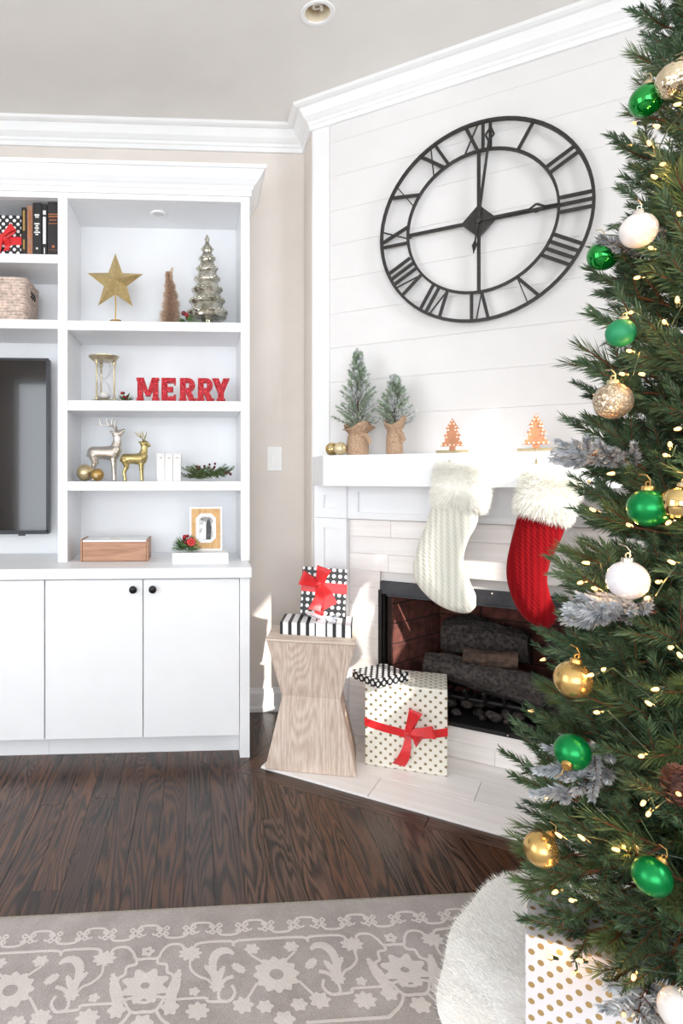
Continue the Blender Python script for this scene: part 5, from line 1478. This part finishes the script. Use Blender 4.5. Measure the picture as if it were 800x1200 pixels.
for k in range(15000):
    a = rr.uniform(RAD(95), RAD(275)) if k % 3 else rr.uniform(0, 2 * math.pi); u = 1 - abs(rr.gauss(0, 0.16)) if k % 2 else rr.uniform(0.3, 1)
    u = min(1.0, max(0.2, u))
    r = 0.05 + 0.495 * u * (1 + 0.018 * math.sin(a * 7) + 0.012 * math.sin(a * 13 + 1))
    p = Vector((r * math.cos(a), r * math.sin(a), skz(a, u) - 0.001))
    dr = Vector((math.cos(a) * 0.8 + rr.uniform(-.5, .5), math.sin(a) * 0.8 + rr.uniform(-.5, .5), rr.uniform(0.25, 0.8))).normalized(); ln = rr.uniform(0.007, 0.014)
    w = dr.cross(Vector((rr.uniform(-1, 1), rr.uniform(-1, 1), 0.2))).normalized() * 0.0007
    fm.add([p + w, p - w, p + dr * ln], [(0, 1, 2)])
stuff(fm.build('fur', M['fur'], sb))
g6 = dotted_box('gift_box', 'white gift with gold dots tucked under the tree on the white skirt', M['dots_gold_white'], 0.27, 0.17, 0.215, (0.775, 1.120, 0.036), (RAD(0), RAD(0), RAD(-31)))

# ------------------------------------------------------------------ Christmas tree
def tree_R(z): return max(0.03, 0.39 - (z - 0.43) * 0.152) if z > 0.43 else 0.39 - (0.43 - z) * 0.10
def mat_needle(name, a, b):
    t = NT(name); tc = t.n.new('ShaderNodeTexCoord'); oi = t.n.new('ShaderNodeObjectInfo')
    n = t.noise(tc.outputs['Object'], 30, 3)
    hs = t.node('ShaderNodeHueSaturation'); t.l(t.math('MULTIPLY_ADD', oi.outputs['Random'], 0.5, 0.75), hs.inputs['Value'])
    t.l(t.ramp(n, [(0.3, lin(a)), (0.7, lin(b))]), hs.inputs['Color']); t.l(hs.outputs[0], t.b.inputs['Base Color'])
    t.set(Roughness=0.5)
    return t.m
M['fir'] = mat_needle('fir_needle', (44, 70, 48), (92, 116, 82)); M['pine'] = mat_needle('pine_needle', (58, 82, 46), (104, 122, 72)); M['flock'] = mat_needle('flocked_fir_needle', (140, 146, 150), (206, 209, 213))
M['bark'] = plain('rusty_twig', (98, 60, 36), 0.85, nz=0.25, nscale=70)
tree = thing('christmas_tree', 'tall green artificial christmas tree with lights standing on the white skirt', 'christmas tree', (TX, TY, 0.0))
def branch_mesh(kind, L, seed):
    rr = random.Random(seed); mb = MB()
    mb.mat_i = 1
    sag = -0.10
    def P(u): return Vector((L * u, 0, sag * L * u * u + 0.05 * L * math.sin(u * 3)))
    mb.tube([P(k / 6) for k in range(7)], [0.0045 - 0.0028 * k / 6 for k in range(7)], 5, caps=False)
    if kind == 'pine':
        n = max(3, int(L / 0.075))
        for k in range(n):
            u = 0.40 + 0.55 * k / max(1, n - 1); sd = 1 if k % 2 else -1
            d = Vector((0.9, sd * rr.uniform(0.25, 0.8), rr.uniform(-0.15, 0.45)))
            needle_sprig(mb, P(u), d, rr.uniform(0.06, 0.10), 70, 0.048, 0.0008, rr, up=0.8, curl=rr.uniform(-0.1, 0.25), stem=0.0022)
        needle_sprig(mb, P(0.93), Vector((1, rr.uniform(-.2, .2), 0.15)), 0.075, 80, 0.048, 0.0008, rr, up=0.9, stem=0.0022)
    else:
        ln0 = 0.115
        fk = kind == 'flock'
        nn_, nl_, nr_ = (150, 0.021, 0.0017) if fk else (122, 0.026, 0.00095)
        if fk: ln0 = 0.075
        u = 0.22; k = 0
        while u < 1.0:
            for sd in (-1, 1):
                d = Vector((rr.uniform(0.6, 1.0), sd * rr.uniform(0.5, 0.95), rr.uniform(-0.25, 0.40)))
                needle_sprig(mb, P(u), d, ln0 * rr.uniform(0.75, 1.1) * (1 - 0.35 * u), nn_, nl_, nr_, rr, up=0.5, curl=rr.uniform(-0.15, 0.3), stem=0.0017)
            if rr.random() < 0.5: needle_sprig(mb, P(u), Vector((0.8, rr.uniform(-.4, .4), 0.8)), ln0 * 0.7, nn_ - 25, nl_, nr_, rr, up=0.5)
            u += (0.030 if fk else 0.050) / L * rr.uniform(0.85, 1.2); k += 1
        needle_sprig(mb, P(0.92), Vector((1, rr.uniform(-.2, .2), 0.1)), ln0 * 0.85, nn_ + 20, nl_, nr_, rr, up=0.6)
    nm = {'fir': M['fir'], 'pine': M['pine'], 'flock': M['flock']}[kind]
    return mb, [nm, M['bark']]
SIZES = [0.40, 0.31, 0.23, 0.15]
BR = {}
for kind in ('fir', 'pine'):
    for si, L in enumerate(SIZES):
        for v in range(3 if kind == 'fir' else 2):
            mb, mats = branch_mesh(kind, L, 100 + si * 10 + v + (50 if kind == 'pine' else 0)); BR[(kind, si, v)] = (mb, mb.mesh('branch', mats), mats)
MB().tube([(0, 0, 0.02), (0, 0, 2.55)], [0.022, 0.012], 12).build('trunk', M['bark'], tree, smooth=60)
sd_ = MB(); sd_.lathe([(0.0001, 0), (0.04, 0.0), (0.04, 0.12), (0.024, 0.125)], 16, (0, 0, 0.04))
for k in range(4):
    a = math.pi / 4 + k * math.pi / 2; sd_.tube([(0, 0, 0.10), (0.2 * math.cos(a), 0.2 * math.sin(a), 0.042)], 0.010, 8)
sd_.build('stand', M['black'], tree)
rr = random.Random(404)
spec = []
z = 0.27
while z < 2.60:
    R_ = tree_R(z); n = max(8, int(2 * math.pi * R_ / (0.150 if z > 0.5 else 0.105))); off = rr.uniform(0, 6.28)
    for k in range(n):
        a = off + 2 * math.pi * (k + rr.uniform(-0.25, 0.25)) / n
        Lb = R_ - min(0.070, 0.26 * R_) + rr.uniform(-0.045, 0.030) * min(1, R_ / 0.25)
        el = RAD(12 + 22 * (z / 2.6) + rr.uniform(-9, 12))
        if z < 0.42: el = RAD(rr.uniform(-13, 6)); Lb += 0.03
        spec.append((z + rr.uniform(-0.02, 0.02), a, max(0.07, Lb), el, 'pine' if rr.random() < 0.36 else 'fir'))
    z += 0.056
spec.append((2.50, 0.0, 0.15, RAD(86), 'fir'))
tocam = Vector((-TX, -TY, 0)).normalized()
core = MB(); core_n = 0
vis = [s for s in spec if Vector((math.cos(s[1]), math.sin(s[1]), 0)).dot(tocam) > -0.35 and s[0] < 2.25]
vis_ids = set(id(s) for s in vis[:290])
def bake(mb, M_):
    b = len(core.v)
    core.v.extend([M_ @ p for p in mb.v]); core.f.extend([[b + k for k in f] for f in mb.f]); core.mi.extend(mb.mi)
for s in spec:
    z, a, Lb, el, kind = s
    si = min(range(4), key=lambda i: abs(SIZES[i] - Lb)); v = rr.randrange(3 if kind == 'fir' else 2)
    sc = Lb / SIZES[si] / max(0.75, math.cos(el)) if el < 1.2 else 1.0
    zb_ = z - math.sin(el) * Lb * 0.8
    mb, me, mats = BR[(kind, si, v)]
    rot = Euler((rr.uniform(-0.4, 0.4), -el, a), 'XYZ')
    if id(s) in vis_ids: link('branch', me, tree, (0, 0, zb_), rot, (sc, sc, sc))
    else: bake(mb, Matrix.LocRotScale(Vector((0, 0, zb_)), rot, Vector((sc,) * 3)))
# inner layer that closes the crown
for z in [0.26 + 0.075 * k for k in range(30)]:
    n = 6 if z < 1.8 else 4
    for k in range(n):
        a = rr.uniform(0, 6.28); Lb = tree_R(z) * rr.uniform(0.5, 0.72)
        si = min(range(4), key=lambda i: abs(SIZES[i] - Lb)); sc = Lb / SIZES[si]
        bake(BR[('fir', si, rr.randrange(3))][0], Matrix.LocRotScale(Vector((0, 0, z - 0.03)), Euler((0, -RAD(rr.uniform(0, 25)), a)), Vector((sc,) * 3)))
stuff(core.build('inner_foliage', [M['fir'], M['bark']], tree))
# flocked sprays among the green ones
for (fx, fy, fz, L, el, da) in ((0.800, 1.150, 1.140, 0.11, 10, 0.2), (0.785, 1.110, 1.150, 0.11, 18, -0.1), (0.755, 1.060, 0.868, 0.11, 0, 0.15), (0.750, 1.03, 0.880, 0.11, 6, -0.15), (0.715, 1.075, 0.600, 0.11, -8, 0.1), (0.705, 1.06, 0.57, 0.11, -15, -0.1), (0.83, 1.11, 1.545, 0.09, 8, 0.1), (0.72, 0.95, 0.26, 0.11, -5, 0.2)):
    if ('flock', L) not in BR:
        mb, mats = branch_mesh('flock', L, 900); BR[('flock', L)] = mb.mesh('branch', mats)
    a = math.atan2(fy - TY, fx - TX) + da
    base = Vector((fx - TX, fy - TY, fz)) - Vector((math.cos(a), math.sin(a), math.tan(RAD(el)))) * 0.06
    link('flocked_branch', BR[('flock', L)], tree, base, (rr.uniform(-.3, .3), -RAD(el), a))

# string of lights
BULBS = [(0.829,1.053,1.744),(0.822,1.066,1.718),(0.824,1.034,1.667),(0.817,1.044,1.647),(0.823,0.998,1.561),(0.800,1.033,1.517),(0.845,1.024,1.768),(0.788,1.048,1.471),(0.804,0.981,1.407),(0.792,0.993,1.375),(0.777,1.050,1.410),(0.760,1.049,1.297),(0.771,1.014,1.291),(0.774,0.960,1.165),(0.771,0.964,1.149),(0.733,1.121,1.167),(0.785,0.952,1.193),(0.768,1.043,1.337),(0.719,1.067,1.052),(0.733,0.998,1.031),(0.762,0.945,1.042),(0.706,1.062,0.958),(0.698,1.072,0.922),(0.702,1.038,0.915),(0.744,0.946,0.944),(0.743,0.920,0.845),(0.749,0.907,0.834),(0.692,1.005,0.785),(0.685,1.021,0.771),(0.682,1.003,0.712),(0.719,0.931,0.751),(0.728,0.927,0.778),(0.638,1.076,0.532),(0.705,0.930,0.671),(0.727,0.887,0.633),(0.700,0.920,0.604),(0.702,0.912,0.591),(0.637,1.036,0.481),(0.651,0.993,0.501),(0.674,0.941,0.515),(0.632,1.040,0.384),(0.639,1.007,0.390),(0.642,1.071,0.242),(0.652,1.001,0.291),(0.681,0.917,0.334),(0.679,0.937,0.256),(0.650,1.019,0.256),(0.735,0.956,0.917),(0.735,1.038,1.120),(0.758,0.931,0.976)]
sl = thing('string_lights', 'string of small warm white fairy lights wound round the christmas tree', 'string lights', (TX, TY, 0.0))
M['bulb'] = NT('warm_lit_bulb').set(Base_Color=lin((255, 220, 160)), Roughness=0.3, Emission_Color=(1.0, 0.52, 0.18, 1), Emission_Strength=1.9).m
M['wire'] = plain('dark_green_wire', (24, 44, 30), 0.5, nz=0.1)
far = []
for k in range(46):                         # the far side of the string
    z = 0.3 + k * 0.05; a = math.atan2(TY, TX) + rr.uniform(-1.9, 1.9); r = tree_R(z) - 0.01
    far.append((TX + r * math.cos(a), TY + r * math.sin(a), z))
allb = [Vector(p) - Vector((TX, TY, 0)) for p in BULBS + far]
bm_b = MB().lathe([(0.0001, 0.0), (0.0030, 0.001), (0.0034, 0.005), (0.0024, 0.011), (0.0001, 0.014)], 8).mesh('bulb', M['bulb'], 60)
bm_s = MB().lathe([(0.0001, -0.010), (0.0030, -0.010), (0.0034, 0.001), (0.0001, 0.001)], 8).mesh('socket', M['wire'], 60)
order = sorted(allb, key=lambda p: (round(p.z / 0.16), math.atan2(p.y, p.x) * (1 if round(p.z / 0.16) % 2 else -1)))
pts = []
for i, p in enumerate(order):
    q = p.copy(); rad = Vector((p.x, p.y, 0)); q -= rad.normalized() * 0.022
    if pts:
        # follow the crown between two bulbs
        a = pts[-1]
        a0, a1 = math.atan2(a.y, a.x), math.atan2(q.y, q.x)
        da = (a1 - a0 + math.pi) % (2 * math.pi) - math.pi
        n = max(1, int(abs(da) / 0.25))
        for k in range(1, n):
            u = k / n; zz = a.z + (q.z - a.z) * u; r = (math.hypot(a.x, a.y) * (1 - u) + math.hypot(q.x, q.y) * u) - 0.07
            pts.append(Vector((r * math.cos(a0 + da * u), r * math.sin(a0 + da * u), zz)))
    pts.append(q)
run = [pts[0]]
for p in pts[1:] + [Vector((0, 0, 99))]:
    if abs(p.z - run[-1].z) > 0.045 or (p - run[-1]).length > 0.25:
        if len(run) > 1: MB().tube(run, 0.0013, 4, caps=False).build('wire', M['wire'], sl)
        run = []
    run.append(p)

for p in allb:
    d = Vector((p.x, p.y, 0)).normalized() + Vector((rr.uniform(-.5, .5), rr.uniform(-.5, .5), rr.uniform(-.3, .6)))
    q = d.to_track_quat('Z', 'Y').to_euler()
    o = link('bulb', bm_b, sl, p, q); link('socket', bm_s, o)
for p in allb[:len(BULBS)]:                 # the light each fairy bulb throws on the needles round it
    ld_ = bpy.data.lights.new('fairy_light', 'POINT'); ld_.energy = 0.05; ld_.color = (1.0, 0.50, 0.16); ld_.shadow_soft_size = 0.004
    lo = bpy.data.objects.new('fairy_light', ld_); COL.objects.link(lo); lo.parent = sl; lo.location = p - Vector((p.x, p.y, 0)).normalized() * 0.014

# ornaments
def mat_shade(name, rgb, rough, metal, **kw): return plain(name, rgb, rough, metal, nz=0.02, nscale=20, **kw)
GG = mat_shade('glossy_green_glass', (0, 138, 48), 0.06, 0.75, Coat_Weight=0.5); GM = mat_shade('satin_green_glass', (0, 128, 62), 0.30, 0.6); GT = mat_shade('frosted_green', (30, 136, 88), 0.5, 0.2)
PW_ = mat_shade('white_pearl', (236, 230, 226), 0.18, 0.1, Coat_Weight=0.6, Sheen_Weight=0.2)
IR = NT('iridescent_pearl').set(Base_Color=lin((232, 228, 232)), Roughness=0.15, Metallic=0.15, Coat_Weight=0.7, Thin_Film_Thickness=420.0, Thin_Film_IOR=1.4).m
CG = mat_glitter('champagne_glitter', (206, 184, 158), (150, 126, 100), 420.0, 0.6, 0.3)
SG = mat_shade('satin_gold_ball', (204, 170, 106), 0.26, 0.85); MG = M['mirror_gold']
def mat_disco():
    t = NT('mirror_mosaic'); tc = t.n.new('ShaderNodeTexCoord')
    v = t.node('ShaderNodeTexVoronoi', i_Scale=110.0, distance='CHEBYCHEV'); v.inputs['Randomness'].default_value = 0.25; t.l(tc.outputs['Object'], v.inputs['Vector'])
    t.set(Base_Color=lin((222, 206, 176)), Metallic=0.95, Roughness=0.12); t.bump(v.outputs['Distance'], 0.5, 0.004)
    return t.m
DC = mat_disco()
silver_cap = M['silver']
ORN = [('glossy green ball hanging high on the tree under the mosaic ball', 0.838, 1.097, 1.819, 0.0288, GG, None, (0.1, 0.1)),
 ('champagne mirror mosaic ball hanging near the top of the tree', 0.850, 1.042, 1.822, 0.0312, DC, None, (0.0, 0.3)),
 ('white pearl ball hanging beside the flocked branch near the clock', 0.802, 1.069, 1.563, 0.0311, PW_, silver_cap, (0.05, 0.0)),
 ('glossy green ball at the tip of a branch next to the clock', 0.795, 1.156, 1.549, 0.0288, GG, None, (0.1, -0.1)),
 ('frosted green ball half hidden in branches above the glitter ball', 0.772, 1.074, 1.377, 0.0250, GT, None, (0.2, 0.1)),
 ('champagne glitter ball hanging on the tree beside the mantel', 0.754, 1.069, 1.252, 0.0326, CG, None, (0.0, 0.0)),
 ('satin green ball hanging beside the polished gold ball', 0.751, 0.979, 1.062, 0.0312, GM, M['gold'], (0.0, 0.0)),
 ('polished gold ball reflecting the room beside a satin green ball', 0.776, 0.942, 1.071, 0.0285, MG, None, (0.0, 0.2)),
 ('iridescent white ball resting above the flocked spray', 0.726, 0.993, 0.939, 0.0325, IR, silver_cap, (0.0, 0.0)),
 ('satin gold ball hanging in front of the firebox opening', 0.678, 1.067, 0.747, 0.0325, SG, M['gold'], (0.0, 0.15)),
 ('satin green ball turned sideways below the firebox edge', 0.663, 1.046, 0.626, 0.0303, GM, M['gold'], (0.6, -2.2)),
 ('satin gold ball low on the tree over the hearth corner', 0.627, 1.082, 0.432, 0.0300, SG, M['gold'], (-0.3, 0.9)),
 ('tilted satin green ball low on the front of the tree', 0.698, 0.902, 0.498, 0.0276, GM, M['gold'], (-0.2, 0.8)),
 ('white ball hanging near the bottom of the tree over the skirt', 0.718, 0.871, 0.317, 0.0293, PW_, silver_cap, (0.1, 0.2))]
for lab, x, y, z, r, m_, cm, tl in ORN:
    cap_ball('ornament_ball', lab, (x, y, z), r, m_, capmat=cm, tilt=(tl[0], tl[1], 0), hook=True, group='ball ornaments on the tree')
pc = thing('pine_cone', 'dark brown pine cone tucked among the branches of the tree', 'pine cone', (0.732, 0.894, 0.640))
mb = MB(); rr = random.Random(6)
for k in range(46):
    u = k / 45; a = k * 2.399; z_ = -0.030 + 0.058 * u; r = 0.024 * math.sin(math.pi * (0.12 + 0.80 * u)) ** 0.8
    d = Vector((math.cos(a), math.sin(a), 0.5)); s_ = Vector((-math.sin(a), math.cos(a), 0)) * 0.008
    p = Vector((0, 0, z_)); e = p + d.normalized() * r
    mb.add([p, e - s_ + Vector((0, 0, -.002)), e + d * 0.003, e + s_ + Vector((0, 0, -.002)), e + Vector((0, 0, -0.004))], [(0, 1, 2), (0, 2, 3), (1, 4, 2), (2, 4, 3), (0, 4, 1), (0, 3, 4)])
mb.sphere((0, 0, 0), 0.010, 8, 6, 2.4)
mb.build('scales', plain('dark_cone_scale', (86, 52, 40), 0.7, nz=0.25, nscale=80), pc)
